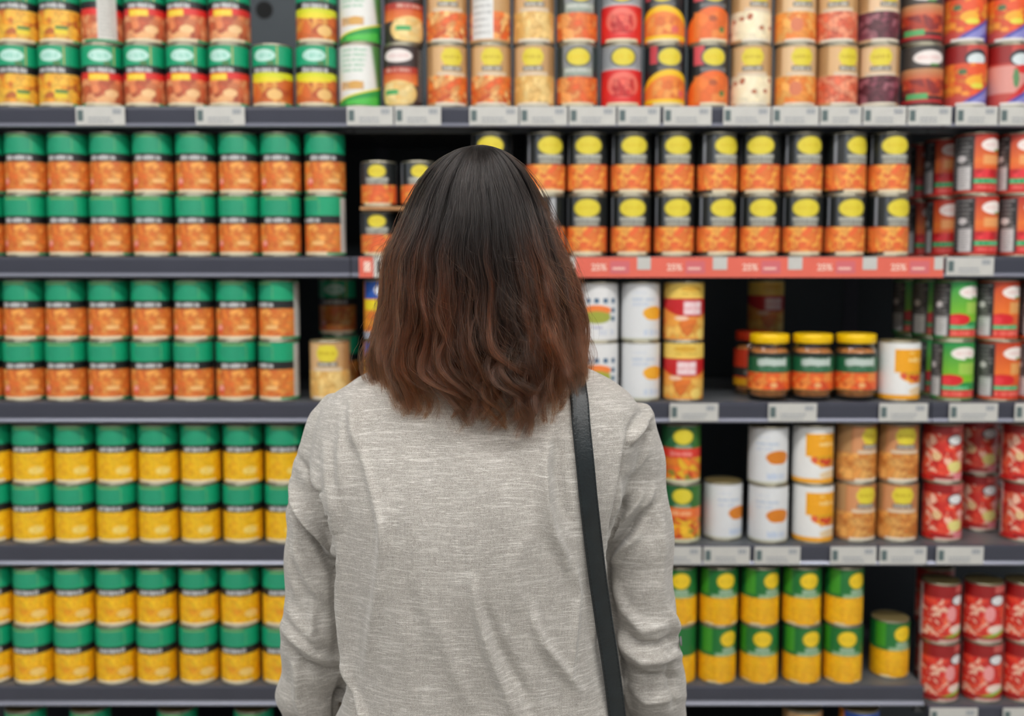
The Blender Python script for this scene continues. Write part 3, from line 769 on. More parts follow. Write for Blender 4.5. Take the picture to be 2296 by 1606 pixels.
# ------------------------------------------------------------------ price tags
def tag_mesh(w, hh, cream=False):
    """a card in a clear holder: card, code block, print lines"""
    parts = []
    parts.append(('price_card', MB().box(-w / 2, w / 2, -.0016, 0, 0, hh), M['paper']))
    s = MB().box(-w / 2 + .003, -w / 2 + .013, -.0021, -.0016, hh * .22, hh * .80)
    parts.append(('code_block', s, M['ink_dark']))
    l = MB()
    rg = random.Random(int(w * 1e4))
    for i in range(2):
        x = -w / 2 + .022
        while x < w / 2 - .026:
            q = rg.uniform(.003, .007); l.box(x, x + q, -.0021, -.0016, hh * (.16 + .18 * i), hh * (.24 + .18 * i)); x += q + .0016
    parts.append(('small_print', l, M['ink']))
    d = MB()
    x = w / 2 - .021
    for q in (.004, .0045, .0035):
        d.box(x, x + q, -.0021, -.0016, hh * .60, hh * .86); x += q + .0012
    parts.append(('price_figures', d, M['ink']))
    return parts
TAGP = {}
def price_tag(px0, px1, py, zsh, label, rot=0):
    x0, x1 = at(px0, py, YS).x, at(px1, py, YS).x
    w = round(x1 - x0 - .001, 3); hh = .0325
    if w not in TAGP:
        TAGP[w] = []
        for nm, mb, mt in tag_mesh(w, hh):
            o = mb.build(nm, mt); COL.objects.unlink(o); TAGP[w].append(o)
    t = empty('price_tag', ((x0 + x1) / 2, YS - .0032, zsh - LIP + .0235)); t.location.z = zsh + .0205 - .0205 - LIP + .0042
    t.rotation_euler = (0, rot, 0)
    tag(t, label, 'price tag', 'price tags on the shelf rails')
    for p in TAGP[w]:
        c = p.copy(); COL.objects.link(c); c.parent = t
    return t
TAGS = {1: [(172, 283), (440, 551), (778, 883), (885, 990), (1052, 1163), (1165, 1272), (1275, 1381), (1384, 1480), (1486, 1595), (1620, 1727), (1730, 1834), (1837, 1930), (1933, 2030), (2033, 2131), (2140, 2235), (2238, 2340)],
        2: [(2119, 2226)], 3: [(1500, 1610), (1721, 1830), (1969, 2078), (2125, 2235), (2272, 2380)],
        4: [(1463, 1572), (1576, 1680), (1690, 1793), (1860, 1963), (1970, 2075), (2097, 2203)], 6: [(2082, 2190), (2246, 2352)]}
for sh, lst in TAGS.items():
    py = {1: 262, 2: 600, 3: 928, 4: 1250, 6: 1600}[sh]
    for i, (a, b_) in enumerate(lst):
        nm = {1: 'top', 2: 'second', 3: 'third', 4: 'fourth', 6: 'lowest right'}[sh]
        s = f'white price tag on the {nm} shelf rail' + (f', {ORD[i] if i < 15 else "last"} from left' if len(lst) > 1 else ' beside the red strip')
        price_tag(a, b_, py, ZS[sh], s)

# red promotion strip with white tabs
def promo(px0, px1, label, tabs, words):
    x0, x1 = at(px0, 600, YS).x, at(px1, 600, YS).x
    t = empty('promotion_strip', ((x0 + x1) / 2, YS - .0030, ZS[2] - LIP + .001)); tag(t, label, 'promotion strip')
    cx = (x0 + x1) / 2
    MB().box(x0 - cx, x1 - cx, -.0015, .0, .0, LIP - .0015).build('red_band', M['red'], t)
    for a, b_, f in tabs:
        xa, xb = at(a, 600, YS).x - cx, at(b_, 600, YS).x - cx
        MB().box(xa, xb, -.0022, -.0016, (LIP - .0015) * (1 - f), LIP - .0015).build('white_tab', M['paper'], t)
    for a in words:
        xa = at(a, 600, YS).x - cx; k = (at(a + 1, 600, YS).x - at(a, 600, YS).x)
        cu = bpy.data.curves.new('discount_figures', 'FONT'); cu.body = '25%'; cu.size = .0165; cu.extrude = .0002; cu.align_x = 'LEFT'; cu.offset = .0004
        co = bpy.data.objects.new('tmp', cu); COL.objects.link(co)
        dg = bpy.context.evaluated_depsgraph_get(); me = bpy.data.meshes.new_from_object(co.evaluated_get(dg)); bpy.data.objects.remove(co)
        o = link('discount_figures', me, M['pale'], t); o.location = (xa, -.0018, .0125); o.rotation_euler = (PI / 2, 0, 0)
        MB().prism([(-.0019, .007), (-.0016, .007), (-.0016, .029), (-.0019, .029)], xa + 42 * k, xa + 86 * k).build('mauve_patch', M['mauve'], t)
        m_ = MB(); x = xa + 48 * k
        rg = random.Random(3)
        while x < xa + 76 * k:
            q = rg.uniform(.0018, .0034); m_.box(x, x + q, -.0023, -.0019, .0135, .0180); x += q + .0009
        m_.build('small_print', M['pale'], t)
promo(1180, 2113, 'long coral red promotion strip clipped along the second shelf rail', [(1268, 1290, .62), (1428, 1458, .62), (1597, 1629, .62), (1765, 1797, .62), (1932, 1964, .62), (2092, 2112, .62)], [1325, 1494, 1663, 1830, 1995])
t = empty('shelf_label', (at(835, 600, YS).x, YS - .0030, ZS[2] - LIP + .001)); tag(t, 'red and white label on the second shelf rail beside the hair', 'label')
cx = t.location.x
MB().box(at(806, 600, YS).x - cx, at(905, 600, YS).x - cx, -.0015, 0, 0, LIP - .0015).build('white_card', M['paper'], t)
MB().box(at(806, 600, YS).x - cx, at(838, 600, YS).x - cx, -.0021, -.0016, 0, LIP - .0015).build('red_corner', M['red'], t)
MB().box(at(817, 600, YS).x - cx, at(832, 600, YS).x - cx, -.0025, -.0021, .010, .028).build('pale_print', M['pale'], t)
MB().box(at(847, 600, YS).x - cx, at(854, 600, YS).x - cx, -.0021, -.0016, .008, .030).build('dark_print', M['thread'], t)

# ------------------------------------------------------------------ the store around it
def struct(name, mb, mat):
    o = mb.build(name, mat); o['kind'] = 'structure'; return o
struct('floor', MB().box(-5, 5, -4.2, 3.4, -.05, 0), M['floor'])
struct('ceiling', MB().box(-5, 5, -4.2, 3.4, 3.2, 3.25), M['ceil'])
LX = [(-1.5, -1.3), (0, -1.3), (1.5, -1.3), (-1.5, .35), (0, .35), (1.5, .35)]
for i, (lx, ly) in enumerate(LX):
    t = empty('ceiling_light', (lx, ly, 3.2)); tag(t, 'long white ceiling light over the aisle', 'ceiling light', 'ceiling lights over the aisle')
    MB().box(-.62, .62, -.17, .17, -.05, -.001).build('housing', M['white'], t)
    MB().box(-.59, .59, -.15, .15, -.058, -.0505).build('diffuser', M['lamp'], t)
w = bpy.data.worlds.new('store_light'); SC.world = w; w.use_nodes = True
bg = w.node_tree.nodes['Background']; bg.inputs['Color'].default_value = (.93, .96, 1.0, 1); bg.inputs['Strength'].default_value = .30

# ------------------------------------------------------------------ the woman
YP = 1.19
BASE = Vector((at(1075, 800, YP).x, YP, 0))

def sh(p): return (p[0] - BASE.x, p[1] - BASE.y, p[2])

def ring_se(cx, cy, z, a, b, n=48, e=2.3, bf=None):
    out = []
    for s in range(n):
        t = 2 * PI * s / n
        c, q = math.cos(t), math.sin(t)
        bb = b if q < 0 else (bf if bf is not None else b)
        out.append((cx + a * math.copysign(abs(c) ** (2 / e), c), cy + bb * math.copysign(abs(q) ** (2 / e), q), z))
    return out

def remeshed(mb, name, voxel, smooth_n=8, parent=None, mat=None, fac=.5, sub=0):
    me = mesh_py('raw', mb.v, mb.f)
    bm = bmesh.new(); bm.from_mesh(me); bmesh.ops.recalc_face_normals(bm, faces=bm.faces[:]); bm.to_mesh(me); bm.free()
    o = bpy.data.objects.new('raw', me); COL.objects.link(o)
    r = o.modifiers.new('r', 'REMESH'); r.mode = 'VOXEL'; r.voxel_size = voxel; r.use_smooth_shade = True
    s = o.modifiers.new('s', 'SMOOTH'); s.factor = fac; s.iterations = smooth_n
    if sub:
        u = o.modifiers.new('u', 'SUBSURF'); u.levels = sub; u.render_levels = sub
    dg = bpy.context.evaluated_depsgraph_get()
    out = bpy.data.meshes.new_from_object(o.evaluated_get(dg))
    bpy.data.objects.remove(o); bpy.data.meshes.remove(me)
    out.name = name
    return link(name, out, mat, parent, True)

# ---- torso rows: y in the photo, left, right, half depth at the back, centre y
TORSO = [(812, 905, 1245, .062, 1.205), (828, 838, 1318, .076, 1.203), (852, 790, 1370, .086, 1.200), (878, 752, 1410, .092, 1.198), (912, 724, 1434, .098, 1.195), (955, 714, 1440, .104, 1.192),
         (1000, 706, 1432, .110, 1.190), (1050, 712, 1415, .114, 1.188), (1110, 722, 1395, .117, 1.186), (1180, 742, 1370, .118, 1.185), (1265, 757, 1353, .117, 1.185), (1350, 763, 1358, .114, 1.186),
         (1440, 770, 1370, .111, 1.188), (1520, 768, 1382, .110, 1.19), (1606, 756, 1396, .113, 1.19), (1720, 748, 1404, .118, 1.19), (1860, 750, 1402, .118, 1.19)]
LARM = [(792, 905, 1.198, .034), (770, 950, 1.198, .0430), (752, 1020, 1.20, .0455), (740, 1080, 1.205, .0465), (727, 1160, 1.208, .0465), (719, 1260, 1.208, .0445), (716, 1360, 1.205, .0440), (709, 1450, 1.205, .0435), (702, 1530, 1.218, .0415), (697, 1606, 1.240, .0405)]
RARM = [(1405, 912, 1.198, .029), (1410, 950, 1.198, .0345), (1404, 1000, 1.20, .0430), (1406, 1080, 1.205, .0465), (1420, 1160, 1.208, .0465), (1434, 1260, 1.208, .0440), (1439, 1360, 1.205, .0435), (1450, 1450, 1.205, .0435), (1459, 1530, 1.218, .0425), (1466, 1606, 1.240, .0400)]
def arm_pts(A):
    pts = [at(x, y, Y + .016) for x, y, Y, r in A]; rad = [r for *_, r in A]
    last = pts[-1]; sgn = 1 if last.x < BASE.x else -1
    for dx, dy, dz, r in ((.020, .045, -.050, .036), (.048, .105, -.085, .032), (.070, .150, -.105, .030)):
        pts.append(last + Vector((sgn * dx, dy, dz))); rad.append(r)
    return pts, rad

mb = MB()
rings = []
for y, l, r, b, cy in TORSO:
    pl, pr = at(l, y, cy), at(r, y, cy)
    rings.append([sh(p) for p in ring_se((pl.x + pr.x) / 2, cy, pl.z, (pr.x - pl.x) / 2, b, 64, 2.35, b * .98)])
mb.loft(rings)
ARMS = []
for A in (LARM, RARM):
    pts, rad = arm_pts(A); ARMS.append((pts, rad))
    mb.tube([sh(p) for p in pts], rad, 32)
person = None

# ---- body: one continuous surface
bd = MB()
brs = []
for y, l, r, b, cy in TORSO[2:]:
    pl, pr = at(l, y, cy), at(r, y, cy)
    brs.append([sh(p) for p in ring_se((pl.x + pr.x) / 2, cy, pl.z - .012, (pr.x - pl.x) / 2 * .93 - .004, b - .014, 40, 2.2)])
bd.loft(brs)
hx = at(1078, 500, YP).x
def HP(dx, dy, z): return sh((hx + dx, 1.195 + dy, z))
bd.tube([HP(0, .0, 1.30), HP(0, -.004, 1.36), HP(0, .000, 1.42), HP(0, .012, 1.48)], [.060, .054, .052, .052], 24)
bd.ball(HP(0, -.006, 1.552), (.067, .079, .075), 32, 20)              # skull
bd.ball(HP(0, .034, 1.495), (.054, .056, .070), 28, 16)               # face
bd.ball(HP(0, .068, 1.447), (.024, .020, .018), 16, 10)               # chin
bd.loft([[HP(-.007, .088, 1.535), HP(.007, .088, 1.535), HP(.006, .07, 1.535), HP(-.006, .07, 1.535)], [HP(-.010, .104, 1.508), HP(.010, .104, 1.508), HP(.012, .07, 1.508), HP(-.012, .07, 1.508)], [HP(-.014, .102, 1.498), HP(.014, .102, 1.498), HP(.014, .07, 1.496), HP(-.014, .07, 1.496)]])
for s in (-1, 1):
    bd.ball(HP(s * .030, .075, 1.553), (.020, .010, .006), 14, 8)      # brow
    bd.ball(HP(s * .032, .068, 1.505), (.020, .018, .018), 14, 8)      # cheek
    bd.ball(HP(s * .074, .006, 1.520), (.008, .017, .030), 14, 10)     # ear
bd.ball(HP(0, .086, 1.478), (.021, .007, .005), 14, 8); bd.ball(HP(0, .085, 1.470), (.018, .007, .005), 14, 8)   # lips
def fingers(wrist, fwd, side, up, sgn):
    """palm, four unequal bent fingers and a thumb from the side of the palm"""
    W_ = wrist
    palm_c = W_ + fwd * .045
    rings_ = []
    for t, w_, th in ((0, .022, .016), (.02, .030, .016), (.05, .038, .014), (.080, .040, .012), (.090, .036, .009)):
        c = W_ + fwd * t
        rings_.append([sh(c + side * (w_ * math.cos(2 * PI * k / 20)) + up * (th * math.sin(2 * PI * k / 20))) for k in range(20)])
    bd.loft(rings_)
    for i, (o_, L_) in enumerate(((-.028, .066), (-.0095, .076), (.0095, .071), (.028, .055))):
        p = W_ + fwd * .080 + side * o_ * sgn
        pts = [p]; d = fwd.copy(); ang = (.16, .50, .42)
        for k, f in enumerate((.45, .30, .25)):
            a = ang[k] + i * .05
            d = (d * math.cos(a) - up * math.sin(a)).normalized()
            pts.append(pts[-1] + d * L_ * f)
        bd.tube([sh(q) for q in pts], [.0088, .0082, .0076, .0062], 12)
    p = W_ + fwd * .022 - side * .022 * sgn
    q = p + (fwd * .6 - side * .62 * sgn - up * .25).normalized() * .034
    r = q + (fwd * .85 - side * .20 * sgn - up * .35).normalized() * .028
    r2 = r + (fwd * .9 + side * .10 * sgn - up * .3).normalized() * .020
    bd.tube([sh(x) for x in (p, q, r, r2)], [.0125, .0105, .0092, .0070], 12)
for k, (pts, rad) in enumerate(ARMS):
    ext = pts[-1] + (pts[-1] - pts[-2]).normalized() * .030
    bd.tube([sh(p) for p in pts + [ext]], [max(.0215, r * .70 - .003) for r in rad] + [.0215], 24)
    fwd = (pts[-1] - pts[-2]).normalized(); side = Vector((1, 0, 0)); side = (side - fwd * side.dot(fwd)).normalized(); up = side.cross(fwd)
    fingers(ext - fwd * .008, fwd, side, up, -1 if k == 0 else 1)
hipx = at(1075, 1800, YP).x
for s in (-1, 1):
    bd.tube([sh((hipx + s * .075, 1.19, .86)), sh((hipx + s * .082, 1.19, .75)), sh((hipx + s * .084, 1.19, .50)), sh((hipx + s * .086, 1.195, .30)), sh((hipx + s * .088, 1.20, .10))], [.070, .072, .052, .046, .034], 20)
    bd.tube([sh((hipx + s * .088, 1.19, .045)), sh((hipx + s * .092, 1.25, .035)), sh((hipx + s * .096, 1.32, .026))], [.034, .034, .024], 16, [1, .75, .6])
m, nt, b = new_mat('skin')
b.inputs['Base Color'].default_value = (*lin((222, 176, 150)), 1); b.inputs['Roughness'].default_value = .5
b.inputs['Subsurface Weight'].default_value = .12; b.inputs['Subsurface Radius'].default_value = (.01, .004, .002); b.inputs['Subsurface Scale'].default_value = .5
M['skin'] = m
person = remeshed(bd, 'person', .0045, 3, None, M['skin'])
person.location = BASE
tag(person, 'person seen from behind with brown shoulder-length hair, wearing a light grey knit sweater', 'person')
M['eye'] = pmat('eye_white', (235, 232, 228), .2); M['iris'] = pmat('iris_brown', (60, 36, 22), .2)
for s in (-1, 1):
    e = MB().ball(HP(s * .030, .0735, 1.537), (.0105, .0105, .0085), 20, 14).build('eye', M['eye'], person, True)
    MB().ball(HP(s * .030, .0815, 1.537), (.0045, .0030, .0045), 16, 10).build('iris', M['iris'], e, True)

# ---- knit sweater
m, nt, b = new_mat('slub_knit'); M['knit'] = m
L_ = nt.links.new
tc = nt.nodes.new('ShaderNodeTexCoord')
nw = nt.nodes.new('ShaderNodeTexNoise'); nw.inputs['Scale'].default_value = 9; nw.inputs['Detail'].default_value = 2; L_(tc.outputs['Object'], nw.inputs['Vector'])
cb_ = nt.nodes.new('ShaderNodeCombineXYZ'); mw = nt.nodes.new('ShaderNodeMath'); mw.operation = 'MULTIPLY'; mw.inputs[1].default_value = .012
L_(nw.outputs['Fac'], mw.inputs[0]); L_(mw.outputs[0], cb_.inputs['Z'])
va = nt.nodes.new('ShaderNodeVectorMath'); va.operation = 'ADD'; L_(tc.outputs['Object'], va.inputs[0]); L_(cb_.outputs[0], va.inputs[1])
def mapped(scale):
    mp = nt.nodes.new('ShaderNodeMapping'); mp.inputs['Scale'].default_value = scale; L_(va.outputs[0], mp.inputs['Vector']); return mp
def noise_(scale, vec, detail=2, rough=.5):
    n = nt.nodes.new('ShaderNodeTexNoise'); n.inputs['Scale'].default_value = scale; n.inputs['Detail'].default_value = detail; n.inputs['Roughness'].default_value = rough
    L_(vec.outputs['Vector'], n.inputs['Vector']); return n
def ramp_(src, p0, p1, c0, c1):
    r = nt.nodes.new('ShaderNodeValToRGB'); r.color_ramp.elements[0].position = p0; r.color_ramp.elements[1].position = p1
    r.color_ramp.elements[0].color = (*c0, 1); r.color_ramp.elements[1].color = (*c1, 1); L_(src, r.inputs['Fac']); return r
def mix_(kind, fac, a, b_):
    x = nt.nodes.new('ShaderNodeMix'); x.data_type = 'RGBA'; x.blend_type = kind
    if hasattr(fac, 'links'): L_(fac, x.inputs['Factor'])
    else: x.inputs['Factor'].default_value = fac
    L_(a, x.inputs['A']); L_(b_, x.inputs['B']); return x.outputs['Result']
# slight waviness so that the yarn rows are not ruled lines
streak1 = noise_(1, mapped((75, 75, 1000)), 3, .6)      # thick-and-thin yarn: 2 cm long, 1 mm high
streak2 = noise_(1, mapped((26, 26, 330)), 3, .6)
grain = noise_(1, mapped((1100, 1100, 1500)), 2, .7)
warp = noise_(1, mapped((900, 900, 60)), 2, .6)
base = ramp_(grain.outputs['Fac'], .30, .70, lin((128, 121, 113)), lin((193, 189, 182)))
s1 = ramp_(streak1.outputs['Fac'], .55, .68, (0, 0, 0), (1, 1, 1)); s2 = ramp_(streak2.outputs['Fac'], .52, .70, (0, 0, 0), (1, 1, 1))
lightc = nt.nodes.new('ShaderNodeRGB'); lightc.outputs[0].default_value = (*lin((224, 221, 215)), 1)
m1 = nt.nodes.new('ShaderNodeMath'); m1.operation = 'MULTIPLY'; m1.inputs[1].default_value = .62; L_(s1.outputs['Color'], m1.inputs[0])
m2 = nt.nodes.new('ShaderNodeMath'); m2.operation = 'MULTIPLY'; m2.inputs[1].default_value = .42; L_(s2.outputs['Color'], m2.inputs[0])
c1 = mix_('MIX', m1.outputs[0], base.outputs['Color'], lightc.outputs[0])
c2 = mix_('MIX', m2.outputs[0], c1, lightc.outputs[0])
wr = ramp_(warp.outputs['Fac'], .3, .7, (.86, .86, .86), (1.08, 1.08, 1.08))
c3 = mix_('MULTIPLY', 1.0, c2, wr.outputs['Color'])
L_(c3, b.inputs['Base Color']); b.inputs['Roughness'].default_value = .92
b.inputs['Sheen Weight'].default_value = .35; b.inputs['Sheen Roughness'].default_value = .5
hsum = nt.nodes.new('ShaderNodeMath'); hsum.operation = 'ADD'; L_(grain.outputs['Fac'], hsum.inputs[0]); L_(streak1.outputs['Fac'], hsum.inputs[1])
bp = nt.nodes.new('ShaderNodeBump'); bp.inputs['Strength'].default_value = .55; bp.inputs['Distance'].default_value = .0009
L_(hsum.outputs[0], bp.inputs['Height']); L_(bp.outputs['Normal'], b.inputs['Normal'])

sweater = remeshed(mb, 'sweater', .0042, 7, person, M['knit'], .5, 1)

def fold(pl, w, amp, kind=0):
    return dict(p=[Vector((x, y)) for x, y in pl], w=w, amp=amp, kind=kind)
FOLDS = [
 fold([(792, 895), (798, 960), (805, 1010)], 13, .0050), fold([(800, 975), (822, 1045), (842, 1120), (858, 1190), (862, 1260)], 9, .0032), fold([(775, 930), (770, 1010), (772, 1090), (768, 1150)], 12, .0040),
 fold([(735, 1000), (745, 1070), (758, 1140), (764, 1200)], 11, .0045), fold([(668, 1020), (690, 1055), (712, 1100), (736, 1160), (756, 1230), (764, 1280)], 7, -.0045), fold([(690, 1030), (715, 1075), (738, 1130), (752, 1190)], 9, .0028),
 fold([(655, 1080), (672, 1130), (700, 1178), (735, 1225), (758, 1262)], 9, .0085), fold([(650, 1130), (675, 1175), (712, 1225), (742, 1268), (758, 1290)], 8, -.0080), fold([(660, 1170), (668, 1240), (690, 1300), (722, 1350)], 10, .0040), fold([(648, 1200), (655, 1290), (664, 1350)], 9, .0030),
 fold([(700, 1060), (712, 1085), (722, 1110)], 6, .0030), fold([(712, 1120), (725, 1150), (735, 1175)], 5, .0026), fold([(705, 1100), (722, 1105), (738, 1098)], 5, -.0025), fold([(725, 1165), (740, 1160), (752, 1150)], 5, -.0025),
 fold([(636, 1400), (665, 1430), (705, 1470), (765, 1490)], 11, .0055), fold([(640, 1440), (680, 1490), (730, 1508), (772, 1505)], 10, -.0050), fold([(660, 1470), (668, 1510), (672, 1560), (690, 1606)], 10, .0055), fold([(640, 1350), (660, 1385), (690, 1420), (700, 1440)], 10, .0030), fold([(700, 1360), (700, 1420), (720, 1460)], 9, .0030),
 fold([(772, 1500), (762, 1550), (745, 1610)], 6, -.0070), fold([(778, 1480), (792, 1540), (815, 1610), (830, 1650)], 8, .0055), fold([(790, 1500), (798, 1560), (800, 1620)], 9, -.0040),
 fold([(1058, 1300), (1072, 1380), (1100, 1470), (1132, 1550), (1155, 1620)], 12, .0050), fold([(1080, 1340), (1120, 1450), (1180, 1560), (1200, 1620)], 14, -.0032), fold([(1228, 960), (1222, 1050), (1224, 1130), (1238, 1190), (1262, 1240), (1275, 1290)], 12, .0052), fold([(1256, 980), (1250, 1060), (1262, 1130), (1285, 1190)], 15, -.0042),
 fold([(1285, 1240), (1294, 1330), (1286, 1420), (1280, 1520)], 7, .0030), fold([(1322, 1290), (1328, 1360), (1332, 1440)], 6, .0035), fold([(1185, 1360), (1215, 1440), (1262, 1500), (1300, 1550)], 12, .0036), fold([(870, 1100), (858, 1220), (848, 1330), (832, 1420), (820, 1520)], 13, .0030), fold([(905, 1300), (940, 1420), (960, 1560)], 22, -.0022),
 fold([(1000, 960), (985, 1080), (990, 1200)], 30, -.0016), fold([(1100, 980), (1120, 1120), (1110, 1260)], 34, .0016), fold([(1180, 1180), (1150, 1280), (1160, 1380)], 22, .0020), fold([(930, 1000), (915, 1120), (930, 1260)], 26, .0018), fold([(980, 1380), (1010, 1480), (1060, 1600)], 20, .0022),
 fold([(750, 1190), (760, 1240), (762, 1300), (763, 1360), (770, 1440), (777, 1500), (795, 1560)], 4.5, .0075, 1), fold([(1362, 1190), (1356, 1240), (1354, 1300), (1364, 1400), (1384, 1500), (1404, 1606), (1410, 1640)], 4.5, .0060, -1),
 fold([(690, 1010), (712, 1070), (738, 1130), (752, 1190), (762, 1250)], 5, .0030, 1), fold([(1404, 980), (1396, 1050), (1380, 1120), (1366, 1180), (1356, 1240)], 5, .0032, -1),
 # right armhole and underarm
 fold([(1432, 925), (1412, 962), (1400, 1010), (1392, 1060), (1376, 1130), (1364, 1190), (1356, 1250)], 7, -.0042), fold([(1462, 930), (1440, 945), (1420, 975), (1408, 1000)], 9, .0065), fold([(1468, 962), (1450, 975), (1432, 1000)], 8, -.0050), fold([(1458, 1000), (1430, 1040), (1408, 1070)], 9, .0030),
 fold([(1446, 1100), (1416, 1140), (1384, 1180), (1362, 1225)], 9, .0068), fold([(1470, 1130), (1430, 1170), (1390, 1215), (1364, 1250)], 9, -.0060), fold([(1440, 1190), (1400, 1225), (1368, 1265)], 9, .0042), fold([(1395, 1080), (1385, 1130), (1372, 1180)], 6, .0045), fold([(1410, 1110), (1395, 1150), (1380, 1172)], 5, -.0045), fold([(1470, 1085), (1455, 1120), (1440, 1150)], 8, .0030),
 fold([(1478, 1150), (1484, 1240), (1482, 1340)], 12, .0030), fold([(1372, 1300), (1400, 1370), (1440, 1410), (1500, 1400)], 12, .0040), fold([(1384, 1400), (1430, 1440), (1480, 1446), (1528, 1420)], 10, -.0048), fold([(1390, 1430), (1440, 1478), (1500, 1478), (1536, 1462)], 11, .0052), fold([(1400, 1480), (1450, 1520), (1520, 1520)], 10, -.0045), fold([(1405, 1530), (1450, 1568), (1530, 1560)], 12, .0048), fold([(1392, 1500), (1402, 1550), (1412, 1606)], 6, .0040), fold([(1500, 1360), (1515, 1410), (1524, 1450)], 8, .0045),
 fold([(1500, 1480), (1512, 1530), (1508, 1590)], 9, -.0035),
]
me = sweater.data
n = len(me.vertices)
co = np.empty(n * 3); me.vertices.foreach_get('co', co); co = co.reshape(-1, 3)
no = np.empty(n * 3); me.vertices.foreach_get('normal', no) if False else None
try:
    no = np.empty(n * 3, np.float32); me.vertex_normals.foreach_get('vector', no)
except Exception:
    no = np.array([v.normal[:] for v in me.vertices]).reshape(-1)
no = np.asarray(no, float).reshape(-1, 3)
wx, wy, wz = co[:, 0] + BASE.x, co[:, 1] + BASE.y, co[:, 2] - CZ
dep = CP * wy - SP * wz
PX = W / 2 + F * wx / dep
PYY = H / 2 - F * (SP * wy + CP * wz) / dep
facing = np.clip(-no[:, 1] * 1.6 + .45, 0, 1)
disp = np.zeros(n)
def sdist(pts):
    # signed sideways distance (px) from a mostly upright line: positive to its right
    ys_ = np.array([q.y for q in pts]); xs_ = np.array([q.x for q in pts])
    return PX - np.interp(PYY, ys_, xs_)
for f in FOLDS:
    pts = f['p']; best = np.full(n, 1e9); tt = np.zeros(n)
    seg = [(pts[i + 1] - pts[i]).length for i in range(len(pts) - 1)]; tot = sum(seg); acc = 0
    for i in range(len(pts) - 1):
        a, bq = pts[i], pts[i + 1]; dx, dy = bq.x - a.x, bq.y - a.y; l2 = dx * dx + dy * dy
        t = np.clip(((PX - a.x) * dx + (PYY - a.y) * dy) / l2, 0, 1)
        d = np.hypot(PX - a.x - t * dx, PYY - a.y - t * dy)
        k = d < best; best = np.where(k, d, best); tt = np.where(k, (acc + t * seg[i]) / tot, tt); acc += seg[i]
    env_ = np.sin(np.clip(tt, .02, .98) * PI) ** .6
    if f['kind']:
        sgn = sdist(pts) * f['kind']
        disp += f['amp'] * np.tanh(sgn / f['w']) * np.exp(-(best / (4 * f['w'])) ** 2) * env_
    else:
        disp += f['amp'] * np.exp(-(best / f['w']) ** 2) * env_
rg = np.random.default_rng(5)
def vnoise(sx, sz, seed, k=9):
    g = np.random.default_rng(seed); out = np.zeros(n)
    for i in range(k):
        a = g.uniform(-.55, .55); fx = sx * g.uniform(.6, 1.4); ph = g.uniform(0, 6.28)
        fz = sz * g.uniform(.5, 1.5) * g.choice((-1, 1)); fy = sx * g.uniform(.4, 1)
        out += np.sin(wx * fx + wz * fz + wy * fy + ph)
    return out / k
lower = np.clip((-wz - .18) / .3, 0, 1)
arm = np.clip((np.abs(wx - BASE.x) - .15) / .03, 0, 1)
disp2 = disp * facing * 2.0 + vnoise(45, 14, 3) * .0055 + vnoise(95, 40, 4) * (.0016 + .0026 * arm * lower) + arm * (.3 + lower) * vnoise(30, 80, 8) * .0060
co2 = co + no * disp2[:, None]
me.vertices.foreach_set('co', co2.reshape(-1)); me.update()
# small button of the sleeve tab at the right elbow
sw_bvh = BVHTree.FromPolygons([tuple(v) for v in (co2 + np.array([BASE.x, BASE.y, 0])).tolist()], [tuple(p.vertices) for p in me.polygons])
CAMP = Vector((0, 0, CZ))
def hit(px, py):
    d = (at(px, py, 1.0) - CAMP).normalized()
    return sw_bvh.ray_cast(CAMP, d)
for q in range(12):
    h_, nn, _, _ = hit(1534 - q, 1438)
    if h_ is not None: break
if h_ is not None:
    bt = MB().lathe([(.0005, 0), (.0052, 0), (.0060, .0008), (.0060, .0018), (.0050, .0022), (.0042, .0016), (.0005, .0016)], 24).build('button', M['button'], sweater, True)
    bt.location = sh(h_ + nn * .0004); bt.rotation_euler = nn.to_track_quat('Z', 'Y').to_euler()

# ---- trousers and shoes
tb = MB()
zz = [(.90, .150, .100), (.84, .160, .112), (.78, .162, .112), (.74, .158, .104)]
tb.loft([[sh(p) for p in ring_se(hipx, 1.19, z, a, d, 40, 2.3)] for z, a, d in zz])
for s in (-1, 1):
    tb.tube([sh((hipx + s * .074, 1.19, .80)), sh((hipx + s * .080, 1.19, .70)), sh((hipx + s * .084, 1.19, .48)), sh((hipx + s * .086, 1.195, .28)), sh((hipx + s * .088, 1.20, .085))], [.082, .084, .066, .060, .056], 28)
trousers = remeshed(tb, 'trousers', .008, 6, person, M['denim'])
for s in (-1, 1):
    q = MB()
    q.loft([[sh(p) for p in ring_se(hipx + s * .092, 1.235, z, a, d, 32, 2.4)] for z, a, d in ((.0, .046, .118), (.012, .050, .126), (.024, .049, .124), (.045, .044, .112))])
    q.tube([sh((hipx + s * .088, 1.20, .10)), sh((hipx + s * .090, 1.20, .05)), sh((hipx + s * .092, 1.24, .045)), sh((hipx + s * .094, 1.30, .038))], [.050, .050, .044, .034], 20, [1, 1, .8, .7])
    remeshed(q, 'shoe', .006, 4, person, M['shoe'])

